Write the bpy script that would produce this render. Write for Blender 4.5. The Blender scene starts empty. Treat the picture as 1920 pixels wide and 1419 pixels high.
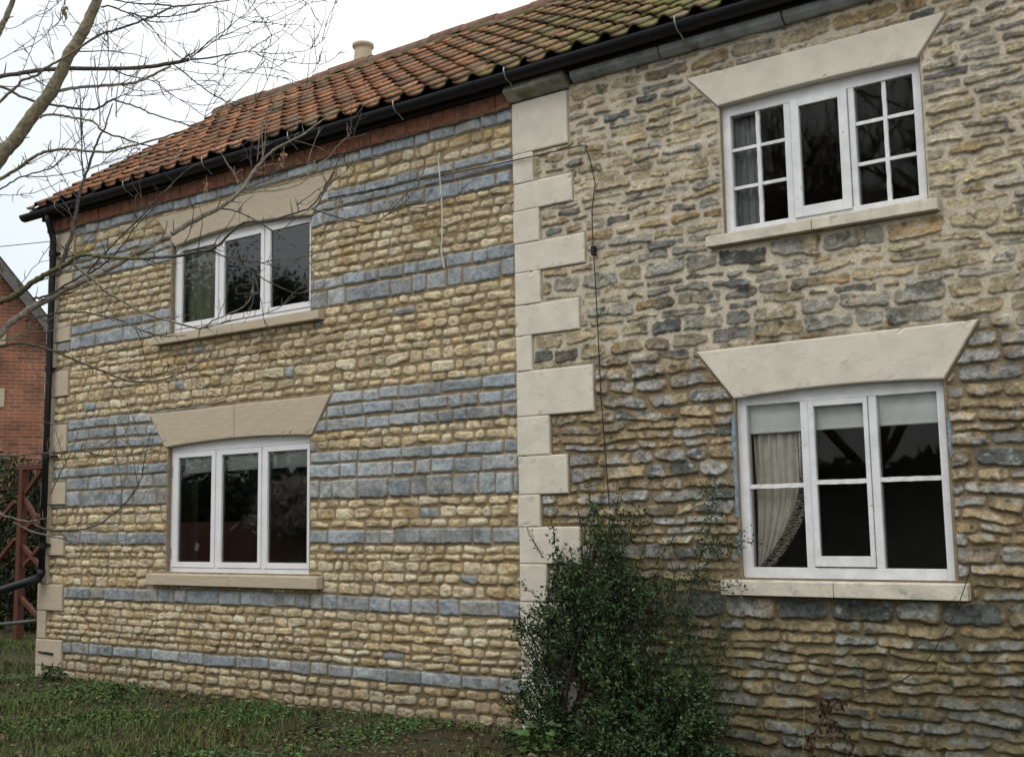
import bpy, math, random
import numpy as np
from mathutils import Vector
R = math.radians
random.seed(7)
sc = bpy.context.scene

# ------------------------------------------------------------ camera, sky, sun, exposure
CAM = np.array([0.0, -7.0, 1.52]); FPX = 2139.0
YAW, PITCH, ROLL = R(35.485), R(7.108), R(-0.946)
def cam_axes():
    cy, sy = math.cos(YAW), math.sin(YAW)
    f = np.array([-sy*math.cos(PITCH), cy*math.cos(PITCH), math.sin(PITCH)])
    r0 = np.array([cy, sy, 0.0]); u0 = np.cross(r0, f)
    r = r0*math.cos(ROLL)+u0*math.sin(ROLL); u = -r0*math.sin(ROLL)+u0*math.cos(ROLL)
    return r, u, f
AR, AU, AF = cam_axes()
cd = bpy.data.cameras.new('camera'); cam = bpy.data.objects.new('camera', cd)
sc.collection.objects.link(cam); sc.camera = cam
cd.sensor_width = 36.0; cd.lens = 36.0*FPX/1920.0; cd.clip_start = 0.05; cd.clip_end = 2000
from mathutils import Matrix
m = Matrix.Identity(4)
for i in range(3):
    m[i][0] = AR[i]; m[i][1] = AU[i]; m[i][2] = -AF[i]; m[i][3] = CAM[i]
cam.matrix_world = m
def P(px, py, depth):            # photo pixel + distance along the viewing axis -> point
    d = AR*(px-960)/FPX - AU*(py-709.5)/FPX + AF
    return CAM + d*depth
def F(px, py, Y=0.0):            # photo pixel -> point on the vertical plane y = Y
    d = AR*(px-960)/FPX - AU*(py-709.5)/FPX + AF
    return CAM + d*((Y-CAM[1])/d[1])

w = bpy.data.worlds.new('World'); sc.world = w; w.use_nodes = True
nt = w.node_tree; nt.nodes.clear()
out = nt.nodes.new('ShaderNodeOutputWorld'); bg = nt.nodes.new('ShaderNodeBackground')
SUN_EL, SUN_AZ = R(52), R(200)     # azimuth measured from +y clockwise
sky = nt.nodes.new('ShaderNodeTexSky'); sky.sky_type = 'NISHITA'; sky.sun_disc = False
sky.sun_elevation = SUN_EL; sky.sun_rotation = SUN_AZ
tc = nt.nodes.new('ShaderNodeTexCoord'); sep = nt.nodes.new('ShaderNodeSeparateXYZ')
nt.links.new(tc.outputs['Generated'], sep.inputs[0])
ramp = nt.nodes.new('ShaderNodeValToRGB'); nt.links.new(sep.outputs['Z'], ramp.inputs[0])
ramp.color_ramp.elements[0].position = 0.0; ramp.color_ramp.elements[0].color = (.84, .86, .87, 1)
ramp.color_ramp.elements[1].position = 1.0; ramp.color_ramp.elements[1].color = (1.40, 1.37, 1.29, 1)
e_ = ramp.color_ramp.elements.new(.35); e_.color = (1.02, 1.015, .99, 1)
nz = nt.nodes.new('ShaderNodeTexNoise'); nz.inputs['Scale'].default_value = 1.6; nz.inputs['Detail'].default_value = 4
nt.links.new(tc.outputs['Generated'], nz.inputs['Vector'])
mr = nt.nodes.new('ShaderNodeMapRange'); mr.inputs[1].default_value = .3; mr.inputs[2].default_value = .7
mr.inputs[3].default_value = 9.0; mr.inputs[4].default_value = 11.5
nt.links.new(nz.outputs['Fac'], mr.inputs[0])
sc1 = nt.nodes.new('ShaderNodeVectorMath'); sc1.operation = 'SCALE'
nt.links.new(ramp.outputs[0], sc1.inputs[0]); nt.links.new(mr.outputs[0], sc1.inputs['Scale'])
ra = nt.nodes.new('ShaderNodeValToRGB'); mrx = nt.nodes.new('ShaderNodeMapRange'); mrx.inputs[1].default_value = -.92; mrx.inputs[2].default_value = -.62
nt.links.new(sep.outputs['X'], mrx.inputs[0]); nt.links.new(mrx.outputs[0], ra.inputs[0])
ra.color_ramp.elements[0].color = (.56, .635, .72, 1); ra.color_ramp.elements[1].color = (1, 1, 1, 1)
mu = nt.nodes.new('ShaderNodeVectorMath'); mu.operation = 'MULTIPLY'; nt.links.new(sc1.outputs[0], mu.inputs[0]); nt.links.new(ra.outputs[0], mu.inputs[1]); sc1 = mu
mx = nt.nodes.new('ShaderNodeMix'); mx.data_type = 'RGBA'; mx.inputs['Factor'].default_value = .88
nt.links.new(sky.outputs[0], mx.inputs['A']); nt.links.new(sc1.outputs[0], mx.inputs['B'])
nt.links.new(mx.outputs['Result'], bg.inputs[0]); bg.inputs[1].default_value = 0.10
nt.links.new(bg.outputs[0], out.inputs[0])
sl = bpy.data.lights.new('sun', 'SUN'); sl.energy = 0.6; sl.angle = R(35); sl.color = (1, .97, .92)
so = bpy.data.objects.new('sun', sl); sc.collection.objects.link(so)
sd = Vector((math.sin(SUN_AZ)*math.cos(SUN_EL), math.cos(SUN_AZ)*math.cos(SUN_EL), math.sin(SUN_EL)))
so.rotation_euler = sd.to_track_quat('Z', 'Y').to_euler()
sc.view_settings.view_transform = 'Standard'; sc.view_settings.look = 'None'
sc.view_settings.exposure = 0.45; sc.view_settings.gamma = 1
sc.cycles.max_bounces = 8; sc.cycles.transparent_max_bounces = 12
sc.render.film_transparent = False

# ------------------------------------------------------------ helpers
def link(o): sc.collection.objects.link(o); return o
def tag(o, label=None, cat=None, group=None, kind=None):
    if label: o['label'] = label
    if cat: o['category'] = cat
    if group: o['group'] = group
    if kind: o['kind'] = kind
    return o
def empty(name, loc, label, cat, group=None):
    o = bpy.data.objects.new(name, None); o.location = loc; o.empty_display_size = .2
    return tag(link(o), label, cat, group)
def put(o, parent):
    if parent is not None:
        o.parent = parent
        base = Vector((0, 0, 0)); p = parent
        while p is not None: base += p.location; p = p.parent
        o.data.transform(Matrix.Translation(-base)) if False else None
        o.location = -base
        # bake the offset so that child meshes are stored relative to the thing's base
        o.data.transform(Matrix.Translation(-base)); o.location = (0, 0, 0)
    return o
class MB:
    def __init__(s): s.v = []; s.f = []; s.c = []
    def add(s, vs, fs):
        n = len(s.v); s.v.extend([tuple(map(float, p)) for p in vs]); s.f.extend([tuple(i+n for i in f) for f in fs])
    def box(s, x0, x1, y0, y1, z0, z1):
        s.add([(x0,y0,z0),(x1,y0,z0),(x1,y1,z0),(x0,y1,z0),(x0,y0,z1),(x1,y0,z1),(x1,y1,z1),(x0,y1,z1)],
              [(0,3,2,1),(4,5,6,7),(0,1,5,4),(1,2,6,5),(2,3,7,6),(3,0,4,7)])
    def prism(s, poly, y0, y1):       # poly in (x, z), extruded along y (y0 is the front)
        n = len(poly)
        a = sum(poly[i][0]*poly[(i+1)%n][1]-poly[(i+1)%n][0]*poly[i][1] for i in range(n))
        if a < 0: poly = poly[::-1]
        vs = [(x, y0, z) for x, z in poly]+[(x, y1, z) for x, z in poly]
        fs = [tuple(range(n)), tuple(range(2*n-1, n-1, -1))]
        fs += [((i+1) % n, i, n+i, n+(i+1) % n) for i in range(n)]
        s.add(vs, fs)
    def bar(s, a, b, wx, wy):         # square bar between two points
        a = Vector(a); b = Vector(b); d = (b-a).normalized()
        up = Vector((0, 1, 0)) if abs(d.y) < .9 else Vector((0, 0, 1))
        x = d.cross(up).normalized(); y = x.cross(d)
        vs = []
        for p in (a, b):
            for sx, sy in ((-1,-1),(1,-1),(1,1),(-1,1)): vs.append(p+x*wx*.5*sx+y*wy*.5*sy)
        s.add(vs, [(0,3,2,1),(4,5,6,7),(0,1,5,4),(1,2,6,5),(2,3,7,6),(3,0,4,7)])
    def tube(s, pts, rad, n=8, cap=True):
        pts = [Vector(p) for p in pts]; k = len(pts)
        if k < 2: return
        t = [(pts[min(i+1, k-1)]-pts[max(i-1, 0)]).normalized() for i in range(k)]
        u = t[0].orthogonal().normalized(); vs = []
        for i in range(k):
            u = (u - t[i]*u.dot(t[i]))
            u = u.normalized() if u.length > 1e-6 else t[i].orthogonal().normalized()
            b = t[i].cross(u); r = rad[i] if hasattr(rad, '__len__') else rad
            for j in range(n):
                a = 2*math.pi*j/n; vs.append(pts[i]+(u*math.cos(a)+b*math.sin(a))*r)
        fs = [(i*n+j, i*n+(j+1) % n, (i+1)*n+(j+1) % n, (i+1)*n+j) for i in range(k-1) for j in range(n)]
        if cap: fs += [tuple(range(n-1, -1, -1)), tuple(range((k-1)*n, k*n))]
        s.add(vs, fs)
    def lathe(s, prof, c, n=24):      # prof: (r, z)
        vs = []; k = len(prof)
        for r, z in prof:
            for j in range(n):
                a = 2*math.pi*j/n; vs.append((c[0]+r*math.cos(a), c[1]+r*math.sin(a), c[2]+z))
        s.add(vs, [(i*n+j, i*n+(j+1) % n, (i+1)*n+(j+1) % n, (i+1)*n+j) for i in range(k-1) for j in range(n)])
    def build(s, name, mat, parent=None, smooth=False, bevel=0, label=None, col=None):
        me = bpy.data.meshes.new(name); me.from_pydata(s.v, [], s.f); me.update()
        if col is not None:
            at = me.attributes.new('Col', 'FLOAT_COLOR', 'POINT')
            at.data.foreach_set('color', np.asarray(col, np.float32).ravel())
        return finish(me, name, mat, parent, smooth, bevel, label)
def finish(me, name, mat, parent=None, smooth=False, bevel=0, label=None):
    if smooth: me.polygons.foreach_set('use_smooth', [True]*len(me.polygons))
    o = bpy.data.objects.new(name, me); link(o); me.materials.append(mat)
    if bevel:
        b = o.modifiers.new('bevel', 'BEVEL'); b.width = bevel; b.segments = 2; b.limit_method = 'ANGLE'
    if label: o['label'] = label
    return put(o, parent)
def npmesh(name, V, Q, mat, parent=None, col=None, smooth=False, label=None, tri=False):
    me = bpy.data.meshes.new(name); k = 3 if tri else 4
    V = np.ascontiguousarray(V, np.float32); Q = np.ascontiguousarray(Q, np.int32)
    me.vertices.add(len(V)); me.vertices.foreach_set('co', V.ravel())
    me.loops.add(Q.size); me.loops.foreach_set('vertex_index', Q.ravel())
    me.polygons.add(len(Q)); me.polygons.foreach_set('loop_start', np.arange(0, Q.size, k, dtype=np.int32))
    me.polygons.foreach_set('loop_total', np.full(len(Q), k, np.int32))
    me.update(calc_edges=True); me.validate()
    if col is not None:
        at = me.attributes.new('Col', 'FLOAT_COLOR', 'POINT')
        c = np.ones((len(V), 4), np.float32); c[:, :3] = col
        at.data.foreach_set('color', c.ravel())
    return finish(me, name, mat, parent, smooth, 0, label)

# value noise ---------------------------------------------------------------
_rng = np.random.RandomState(3); _tab = _rng.rand(512, 512).astype(np.float32)
def vn(x, y, s=0):
    x = np.asarray(x)+s*37.17+1000; y = np.asarray(y)+s*91.7+1000
    xi = np.floor(x).astype(np.int64); yi = np.floor(y).astype(np.int64)
    fx = x-xi; fy = y-yi; fx = fx*fx*(3-2*fx); fy = fy*fy*(3-2*fy)
    a = _tab[xi % 512, yi % 512]; b = _tab[(xi+1) % 512, yi % 512]
    c = _tab[xi % 512, (yi+1) % 512]; d = _tab[(xi+1) % 512, (yi+1) % 512]
    return (a*(1-fx)+b*fx)*(1-fy)+(c*(1-fx)+d*fx)*fy
def fbm(x, y, s=0, o=4, g=.5):
    t = 0; a = 1; n = 0
    for i in range(o): t = t+a*vn(x*2**i, y*2**i, s+i*5); n += a; a *= g
    return t/n-.5                       # about -0.5..0.5
def sstep(a, b, x): t = np.clip((x-a)/(b-a), 0, 1); return t*t*(3-2*t)

# materials -------------------------------------------------------------------
def newmat(name):
    M = bpy.data.materials.new(name); M.use_nodes = True
    return M, M.node_tree, M.node_tree.nodes['Principled BSDF']
def mat(name, c, rough=.8, var=.18, scale=14, bump=.0, bscale=60, c2=None, spec=.3, metal=0, attr=False, detail=6, c3=None, s3=5, t3=(.55,.7), stretch=None):
    M, t, b = newmat(name); N = t.nodes; L = t.links
    tc = N.new('ShaderNodeTexCoord'); src = tc.outputs['Object']
    if stretch:
        mp = N.new('ShaderNodeMapping'); mp.inputs['Scale'].default_value = stretch; L.new(src, mp.inputs[0]); src = mp.outputs[0]
    n = N.new('ShaderNodeTexNoise'); n.inputs['Scale'].default_value = scale; n.inputs['Detail'].default_value = detail
    L.new(src, n.inputs['Vector'])
    if attr:
        a = N.new('ShaderNodeAttribute'); a.attribute_name = 'Col'; base = a.outputs['Color']
        r = N.new('ShaderNodeMapRange'); r.inputs[1].default_value = .3; r.inputs[2].default_value = .7
        r.inputs[3].default_value = 1-var; r.inputs[4].default_value = 1+var
        L.new(n.outputs['Fac'], r.inputs[0])
        v = N.new('ShaderNodeVectorMath'); v.operation = 'SCALE'; L.new(base, v.inputs[0]); L.new(r.outputs[0], v.inputs['Scale'])
        col = v.outputs[0]
    else:
        c2 = c2 or tuple(x*(1-var*1.6) for x in c)
        rp = N.new('ShaderNodeValToRGB'); L.new(n.outputs['Fac'], rp.inputs[0])
        rp.color_ramp.elements[0].position = .34; rp.color_ramp.elements[0].color = (*c2, 1)
        rp.color_ramp.elements[1].position = .66; rp.color_ramp.elements[1].color = (*c, 1)
        col = rp.outputs[0]
    if c3:
        n3 = N.new('ShaderNodeTexNoise'); n3.inputs['Scale'].default_value = s3; n3.inputs['Detail'].default_value = 8
        L.new(src, n3.inputs['Vector'])
        r3 = N.new('ShaderNodeMapRange'); r3.inputs[1].default_value = t3[0]; r3.inputs[2].default_value = t3[1]; L.new(n3.outputs['Fac'], r3.inputs[0])
        mxx = N.new('ShaderNodeMix'); mxx.data_type = 'RGBA'; L.new(r3.outputs[0], mxx.inputs['Factor'])
        L.new(col, mxx.inputs['A']); mxx.inputs['B'].default_value = (*c3, 1); col = mxx.outputs['Result']
    L.new(col, b.inputs['Base Color'])
    b.inputs['Roughness'].default_value = rough; b.inputs['Specular IOR Level'].default_value = spec; b.inputs['Metallic'].default_value = metal
    if bump:
        n2 = N.new('ShaderNodeTexNoise'); n2.inputs['Scale'].default_value = bscale; n2.inputs['Detail'].default_value = 8
        L.new(src, n2.inputs['Vector'])
        bp = N.new('ShaderNodeBump'); bp.inputs['Strength'].default_value = bump; bp.inputs['Distance'].default_value = .01
        L.new(n2.outputs['Fac'], bp.inputs['Height']); L.new(bp.outputs[0], b.inputs['Normal'])
    return M
def glassmat(name, ior=1.5, tint=(.85,.9,.88), wav=.0):
    M, t, b = newmat(name); N = t.nodes; L = t.links; N.remove(b)
    o = N['Material Output']; fr = N.new('ShaderNodeFresnel'); fr.inputs[0].default_value = ior
    tr = N.new('ShaderNodeBsdfTransparent'); tr.inputs[0].default_value = (*tint, 1)
    gl = N.new('ShaderNodeBsdfGlossy'); gl.inputs['Roughness'].default_value = .018
    mxs = N.new('ShaderNodeMixShader'); L.new(fr.outputs[0], mxs.inputs[0]); L.new(tr.outputs[0], mxs.inputs[1]); L.new(gl.outputs[0], mxs.inputs[2])
    if wav:
        tcx = N.new('ShaderNodeTexCoord'); n = N.new('ShaderNodeTexNoise'); n.inputs['Scale'].default_value = 3
        L.new(tcx.outputs['Object'], n.inputs['Vector'])
        bp = N.new('ShaderNodeBump'); bp.inputs['Strength'].default_value = wav; bp.inputs['Distance'].default_value = .004
        L.new(n.outputs['Fac'], bp.inputs['Height']); L.new(bp.outputs[0], gl.inputs['Normal'])
    L.new(mxs.outputs[0], o.inputs[0]); return M

M_wallL = mat('coursed_stone', (1,1,1), .92, .16, 90, .35, 160, attr=True, spec=.15)
M_wallR = mat('rubble_stone', (1,1,1), .95, .20, 60, .3, 90, attr=True, spec=.12)
M_sand = mat('sawn_sandstone', (.50,.43,.325), .85, .12, 7, .12, 140, stretch=(1,1,9), c2=(.43,.37,.275))
M_paint = mat('cream_masonry_paint', (.66,.615,.525), .7, .08, 7, .25, 90, c3=(.42,.38,.30), s3=11, t3=(.60,.84))
M_sillp = mat('cream_painted_sill', (.66,.615,.515), .7, .15, 9, .3, 50, c3=(.27,.26,.20), s3=13, t3=(.56,.74))
M_white = mat('white_gloss_timber', (.78,.785,.81), .35, .05, 6, .03, 50, spec=.5)
M_whiteold = mat('flaking_white_paint', (.76,.77,.795), .5, .10, 9, .3, 60, c3=(.45,.43,.40), s3=34, t3=(.645,.74))
M_glass = glassmat('double_glazing', 1.8, (.92,.97,.95), .006)
M_glassold = glassmat('old_window_glass', 1.36, (.95,.97,.97), .025)
M_tile = mat('clay_pantile', (1,1,1), .85, .35, 26, .35, 70, attr=True, spec=.2)
M_ridge = mat('ridge_tile_clay', (.22,.115,.085), .9, .3, 12, .3, 60, c3=(.13,.12,.075), s3=6, t3=(.5,.7))
M_black = mat('black_plastic', (.011,.012,.015), .5, .2, 10, .03, 30, spec=.3)
M_iron = mat('galvanised_iron', (.45,.47,.48), .45, .2, 30, metal=.7)
M_brick = mat('fascia_brick', (.26,.115,.07), .9, .3, 18, .3, 70, c3=(.11,.06,.045), s3=8)
M_cornice = mat('grey_stone_cornice', (.36,.385,.40), .9, .2, 9, .3, 50, c3=(.13,.135,.10), s3=6, t3=(.52,.7))
M_mossstone = mat('mossy_stone', (.36,.35,.28), .95, .3, 10, .4, 40, c3=(.13,.135,.07), s3=8, t3=(.5,.7))
M_mortar = mat('mortar', (.30,.24,.165), .95, .2, 25, .3, 80)
M_bedding = mat('mossy_mortar', (.19,.15,.10), .95, .3, 8, .4, 40, c3=(.11,.115,.045), s3=5, t3=(.45,.65))
M_dark = mat('dark_timber', (.03,.028,.026), .8, .2, 10)
M_room = mat('room_plaster', (.56,.53,.49), .9, .1, 3)
M_roomlight = mat('cream_reveal_plaster', (.86,.83,.70), .9, .05, 3)
M_floor = mat('room_carpet', (.08,.06,.05), .95, .2, 20)
M_blind = mat('blind_fabric', (.84,.87,.83), .9, .06, 8, .1, 200)
M_pot = mat('chimney_pot_clay', (.52,.44,.31), .85, .15, 12, .2, 60, c3=(.28,.24,.17), s3=8, t3=(.55,.75))
M_bark = None

# ------------------------------------------------------------ ground (structure)
def ground_z(x, y):
    g = 0.05*fbm(x*.7, y*.7, 61, 3)+.10*fbm(x*.22, y*.22, 62, 2)
    d = np.clip(-y/1.2, 0, 1)
    g = g*np.where(y < 0, d, .6)
    g = g+.10*np.exp(-(((x+10.6)/1.3)**2+((y+1.5)/1.1)**2))
    return g-.012
M_soil = mat('earth_and_grass_ground', (.030,.038,.014), 1, .3, 6, .6, 30, c2=(.045,.032,.018), c3=(.05,.03,.016), s3=2.2, t3=(.5,.7))
def gridsheet(xs, ys, name):
    X, Y = np.meshgrid(xs, ys); Z = ground_z(X, Y)
    far = np.clip((np.hypot(X+5, Y+2)-14)/20, 0, 1); Z = Z*(1-far)-.012*far
    V = np.stack([X, Y, Z], -1).reshape(-1, 3); nx = len(xs); ny = len(ys)
    i = (np.arange(ny-1)[:, None]*nx+np.arange(nx-1)[None]).ravel()
    return npmesh(name, V, np.stack([i, i+1, i+nx+1, i+nx], 1), M_soil, smooth=True)
def spread(c, near, far, n1, n2):
    a = np.linspace(c-near, c+near, n1); b = near*np.geomspace(1, far/near, n2)[1:]
    return np.concatenate([c-b[::-1], a, c+b])
gr = gridsheet(spread(-6, 9, 900, 260, 22), spread(-1, 5, 900, 150, 22), 'ground'); tag(gr, kind='structure')

# ------------------------------------------------------------ the house
H = empty('stone_house', (-5, 0, 0), 'long two-storey stone house with banded stonework, cream quoins and a red pantile roof', 'house')
UL, UQ0, UR = -11.12, -4.93, 2.0
Z_TOP = 4.765
# openings and trim on the front: all as (u, z) polygons
W1 = dict(u0=-9.06, u1=-7.14, z0=3.375, z1=4.36); W2 = dict(u0=-9.055, u1=-7.14, z0=1.09, z1=2.36)
W3 = dict(u0=-3.20, u1=-1.85, z0=3.42, z1=4.36); W4 = dict(u0=-3.178, u1=-1.823, z0=1.125, z1=2.36)
def lint(a, b, c, d, rise):      # a top left, b bottom left, c bottom right, d top right
    pts = [a, b]
    for i in range(1, 12):
        t = i/12; pts.append((b[0]+(c[0]-b[0])*t, b[1]+(c[1]-b[1])*t+rise*4*t*(1-t)))
    return pts+[c, d]
LINT = [((-9.29, 4.565), (-9.00, 4.235), (-7.11, 4.225), (-6.86, 4.565), .062),
        ((-9.33, 2.61), (-9.085, 2.272), (-7.105, 2.282), (-6.875, 2.616), .035),
        ((-3.425, 4.565), (-3.20, 4.315), (-1.86, 4.315), (-1.67, 4.562), .012),
        ((-3.428, 2.635), (-3.168, 2.298), (-1.82, 2.314), (-1.602, 2.648), .026)]
SILL = [(-9.24, -6.97, 3.275, 3.365), (-9.25, -6.975, .978, 1.088), (-3.31, -1.78, 3.335, 3.418), (-3.295, -1.75, 1.02, 1.123)]
QUOIN = [(.0,.38,-4.42),(.38,.65,-4.70),(.65,.93,-4.45),(.93,1.205,-4.69),(1.205,1.474,-4.40),(1.474,1.71,-4.74),(1.71,1.997,-4.493),(1.997,2.29,-4.643),
         (2.29,2.632,-4.258),(2.632,2.90,-4.786),(2.90,3.136,-4.363),(3.136,3.386,-4.697),(3.386,3.613,-4.30),(3.613,3.868,-4.697),(3.868,4.084,-4.398),(4.084,4.317,-4.743),(4.317,4.73,-4.427)]
CQ = [(-.02,.117,-10.965),(.117,.388,-10.667),(.388,.677,-10.97),(.677,.947,-10.683),(.947,1.239,-10.96),(1.239,1.448,-10.692),(1.448,1.763,-10.955),(1.763,2.0,-10.69),(2.0,2.31,-10.95),(2.31,2.603,-10.70),
      (2.603,2.898,-10.95),(2.898,3.175,-10.705),(3.175,3.482,-10.95),(3.482,3.696,-10.695),(3.696,4.0,-10.95),(4.0,4.21,-10.69),(4.21,4.40,-10.95),(4.40,4.67,-10.68)]
def sd_rect(U, Z, x0, x1, z0, z1):
    dx = np.abs(U-(x0+x1)/2)-(x1-x0)/2; dz = np.abs(Z-(z0+z1)/2)-(z1-z0)/2
    return np.hypot(np.maximum(dx, 0), np.maximum(dz, 0))+np.minimum(np.maximum(dx, dz), 0)
def sd_trap(U, Z, a, b, c, d):
    pts = [a, b, c, d]; r = None
    cx = sum(p[0] for p in pts)/4; cz = sum(p[1] for p in pts)/4
    for i in range(4):
        p, q = pts[i], pts[(i+1) % 4]; ex, ez = q[0]-p[0], q[1]-p[1]; l = math.hypot(ex, ez)
        nx, nz = ez/l, -ex/l
        if nx*(cx-p[0])+nz*(cz-p[1]) > 0: nx, nz = -nx, -nz
        s = nx*(U-p[0])+nz*(Z-p[1]); r = s if r is None else np.maximum(r, s)
    return r
def trims(U, Z):
    d = np.full(U.shape, 9.0)
    for Wd in (W1, W2, W3, W4): d = np.minimum(d, sd_rect(U, Z, Wd['u0'], Wd['u1'], Wd['z0'], Wd['z1']))
    for L in LINT: d = np.minimum(d, sd_trap(U, Z, *L[:4]))
    for s in SILL: d = np.minimum(d, sd_rect(U, Z, *s))
    for z0, z1, u in QUOIN: d = np.minimum(d, sd_rect(U, Z, UQ0, u, z0, z1))
    for z0, z1, u in CQ: d = np.minimum(d, sd_rect(U, Z, UL, u, z0, z1))
    return d
def rbox(px, pz, hx, hz, r):
    qx = np.abs(px)-hx+r; qz = np.abs(pz)-hz+r
    return -(np.hypot(np.maximum(qx, 0), np.maximum(qz, 0))+np.minimum(np.maximum(qx, qz), 0)-r)

def wall_mesh(name, u0, u1, step, courses, style, label, mt):
    us = np.arange(u0, u1+step/2, step); zs = np.arange(-.08, Z_TOP+step/2, step)
    U, Z = np.meshgrid(us, zs); rng = np.random.RandomState(11 if style == 'L' else 29)
    D = trims(U, Z)
    if style == 'L':
        Zw = Z+.016*fbm(U*.9, Z*.5, 1, 2)+.010*fbm(U*7, Z*7, 2, 2)
        Uw = U+.010*fbm(U*8, Z*8, 3, 2)
        en = .010*fbm(U*30, Z*30, 4, 3)+.016*fbm(U*11, Z*13, 12, 2); jag = np.abs(fbm(U*27, Z*5, 13, 3))
    else:
        Zw = Z+.05*fbm(U*.8, Z*.6, 1, 2)+.032*fbm(U*3.6, Z*5, 2, 2)+.018*fbm(U*15, Z*18, 9, 2)
        Uw = U+.05*fbm(U*5, Z*7, 3, 2)
        en = .016*fbm(U*30, Z*40, 4, 3, .6)+.020*fbm(U*9, Z*14, 12, 3); jag = 0*U
    fine = fbm(U*30, Z*30, 5, 4, .6); mid = fbm(U*9, Z*9, 6, 4); big = fbm(U*1.3, Z*1.3, 7, 3)
    speck = fbm(U*70, Z*70, 8, 2); rid2 = .10-np.abs(fbm(U*15, Z*19, 25, 3)); rid = .25-np.abs(fbm(U*8, Z*16, 19, 3))-.12
    Hh = np.zeros(U.shape, np.float32); C = np.zeros(U.shape+(3,), np.float32)
    # mortar
    if style == 'L':
        mc = np.array([.265,.205,.125])*(1+.5*mid+.5*fine)[..., None]
        mc = mc*(1-.25*sstep(.9, .1, Z)[..., None]); mh = .003*fine+.003*mid
    else:
        up = sstep(-.10, .10, Z-2.63+.35*mid+.05*fine)
        pal = np.array([.485,.430,.340]); och = np.array([.210,.165,.103])
        mc = (pal*up[..., None]+och*(1-up[..., None]))*(1+.40*mid+.14*fine)[..., None]
        mh = .012*up+.006*mid+.004*fine
    Hh[:] = mh; C[:] = mc
    for ci in range(len(courses)-1):
        (z0, ty), z1 = courses[ci], courses[ci+1][0]
        rows = (Zw >= z0) & (Zw < z1)
        if not rows.any(): continue
        h = z1-z0; x = u0-.3+rng.rand()*.2; xs = [x]
        while x < u1+.3:
            if ty == 'b': wd = rng.choice([.14,.19,.24,.33,.42], p=[.25,.25,.2,.18,.12])*rng.uniform(.9, 1.15)*(.8+h*2.2)
            elif ty == 'c': wd = rng.uniform(.085,.25)*(.60+4.4*h)
            elif ty == 'B': wd = rng.uniform(.18,.42)
            else: wd = rng.uniform(.13,.38)
            xs.append(x+wd); x += wd
        xs = np.array(xs); n = len(xs)
        ux = Uw[rows]; zz = Zw[rows]
        lean = rng.uniform(-.25, .25, n)
        j = np.clip(np.searchsorted(xs, ux)-1, 0, n-2)
        w_ = xs[j+1]-xs[j]
        px = ux-(xs[j]+w_/2)-lean[j]*.3*(zz-(z0+h/2)); pz = zz-(z0+h/2)
        rr = rng.rand(n, 12)
        if ty in 'bc':
            odd = (ty == 'c') & (rr[:, 8] < .016)
        else: odd = rr[:, 8] < .12
        if ty == 'b':
            g = .004+.007*rr[:, 0]; gz = .005+.008*rr[:, 1]; rad = np.full(n, .010); rampw = .011+.006*rr[:, 2]; Ht = .013+.012*rr[:, 3]
        elif ty == 'c':
            g = .004+.013*rr[:, 0]**2; gz = .005+h*.11*rr[:, 1]**1.5; rad = .018+.026*rr[:, 2]; rampw = .013+.016*rr[:, 4]; Ht = .011+.013*rr[:, 3]
        elif ty == 'B':
            g = .004+.008*rr[:, 0]; gz = .003+.008*rr[:, 1]; rad = .018+.03*rr[:, 2]; rampw = .008+.012*rr[:, 4]; Ht = .010+.013*rr[:, 3]
        else:
            upc = 1.0 if z0 > 2.6 else 0.0; g = .003+(.006+.010*upc)*rr[:, 0]; gz = .003+h*(.07+.06*upc)*rr[:, 1]; rad = .012+.026*rr[:, 2]; rampw = .007+.010*rr[:, 4]; Ht = .008+(.012+.007*upc)*rr[:, 3]
        hz = np.maximum(h/2-gz, .012); hx = np.maximum(w_/2-g[j], .015)
        # random shear/taper so outlines differ
        tap = (rr[j, 5]-.5)*(.55 if style == 'L' else .9)
        off = (rr[j, 6]-.5)*gz[j]*1.2
        hzz = hz[j]*(1+tap*np.clip(px/hx, -1, 1)*(.6 if ty != 'b' else .15))
        hzz = np.minimum(hzz, h/2-.002)
        rot = (rr[j, 7]-.5)*(.22 if ty == 'c' else .03 if ty == 'b' else .16)
        px2 = px+rot*pz; pz2 = pz-rot*px-off
        d = rbox(px2, pz2, hx, hzz, np.minimum(rad[j], np.minimum(hx, hzz)*.95))
        e = en[rows]
        if ty == 'b':
            low = np.clip(-pz/(h/2), 0, 1); e = e*.45-jag[rows]*.075*low**3
        d = d+e
        d = np.minimum(d, D[rows]-(.007 if style == 'L' else .012)+e*.5)
        t = np.clip(d/rampw[j], 0, 1)
        prof = np.sqrt(1-(1-t)**2) if ty in 'bc' else t*(2-t)*.75+.25*(t > .02)*np.minimum(t*6, 1)
        hh = Ht[j]*prof
        m_ = mid[rows]; f_ = fine[rows]
        if ty == 'b': hh = hh+(t > 0)*t*(.022*m_+.010*f_)
        elif ty == 'c': hh = hh+t*(.010*m_+.010*f_+.030*rid2[rows]+.012*(rr[j, 0]-.5)*px2/hx)
        else: hh = hh+t*(.016*m_+.016*f_+.022*rid[rows]+.010*(rr[j, 1]-.5)*px2/np.maximum(hx, .02)-(pz2/np.maximum(hzz, .01))*.012*(.4+rr[j, 9]))
        # colours (own colour of each stone)
        a = rr[j, 10][:, None]; b = rr[j, 11][:, None]
        grey = np.array([.290,.315,.330]); 
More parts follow.
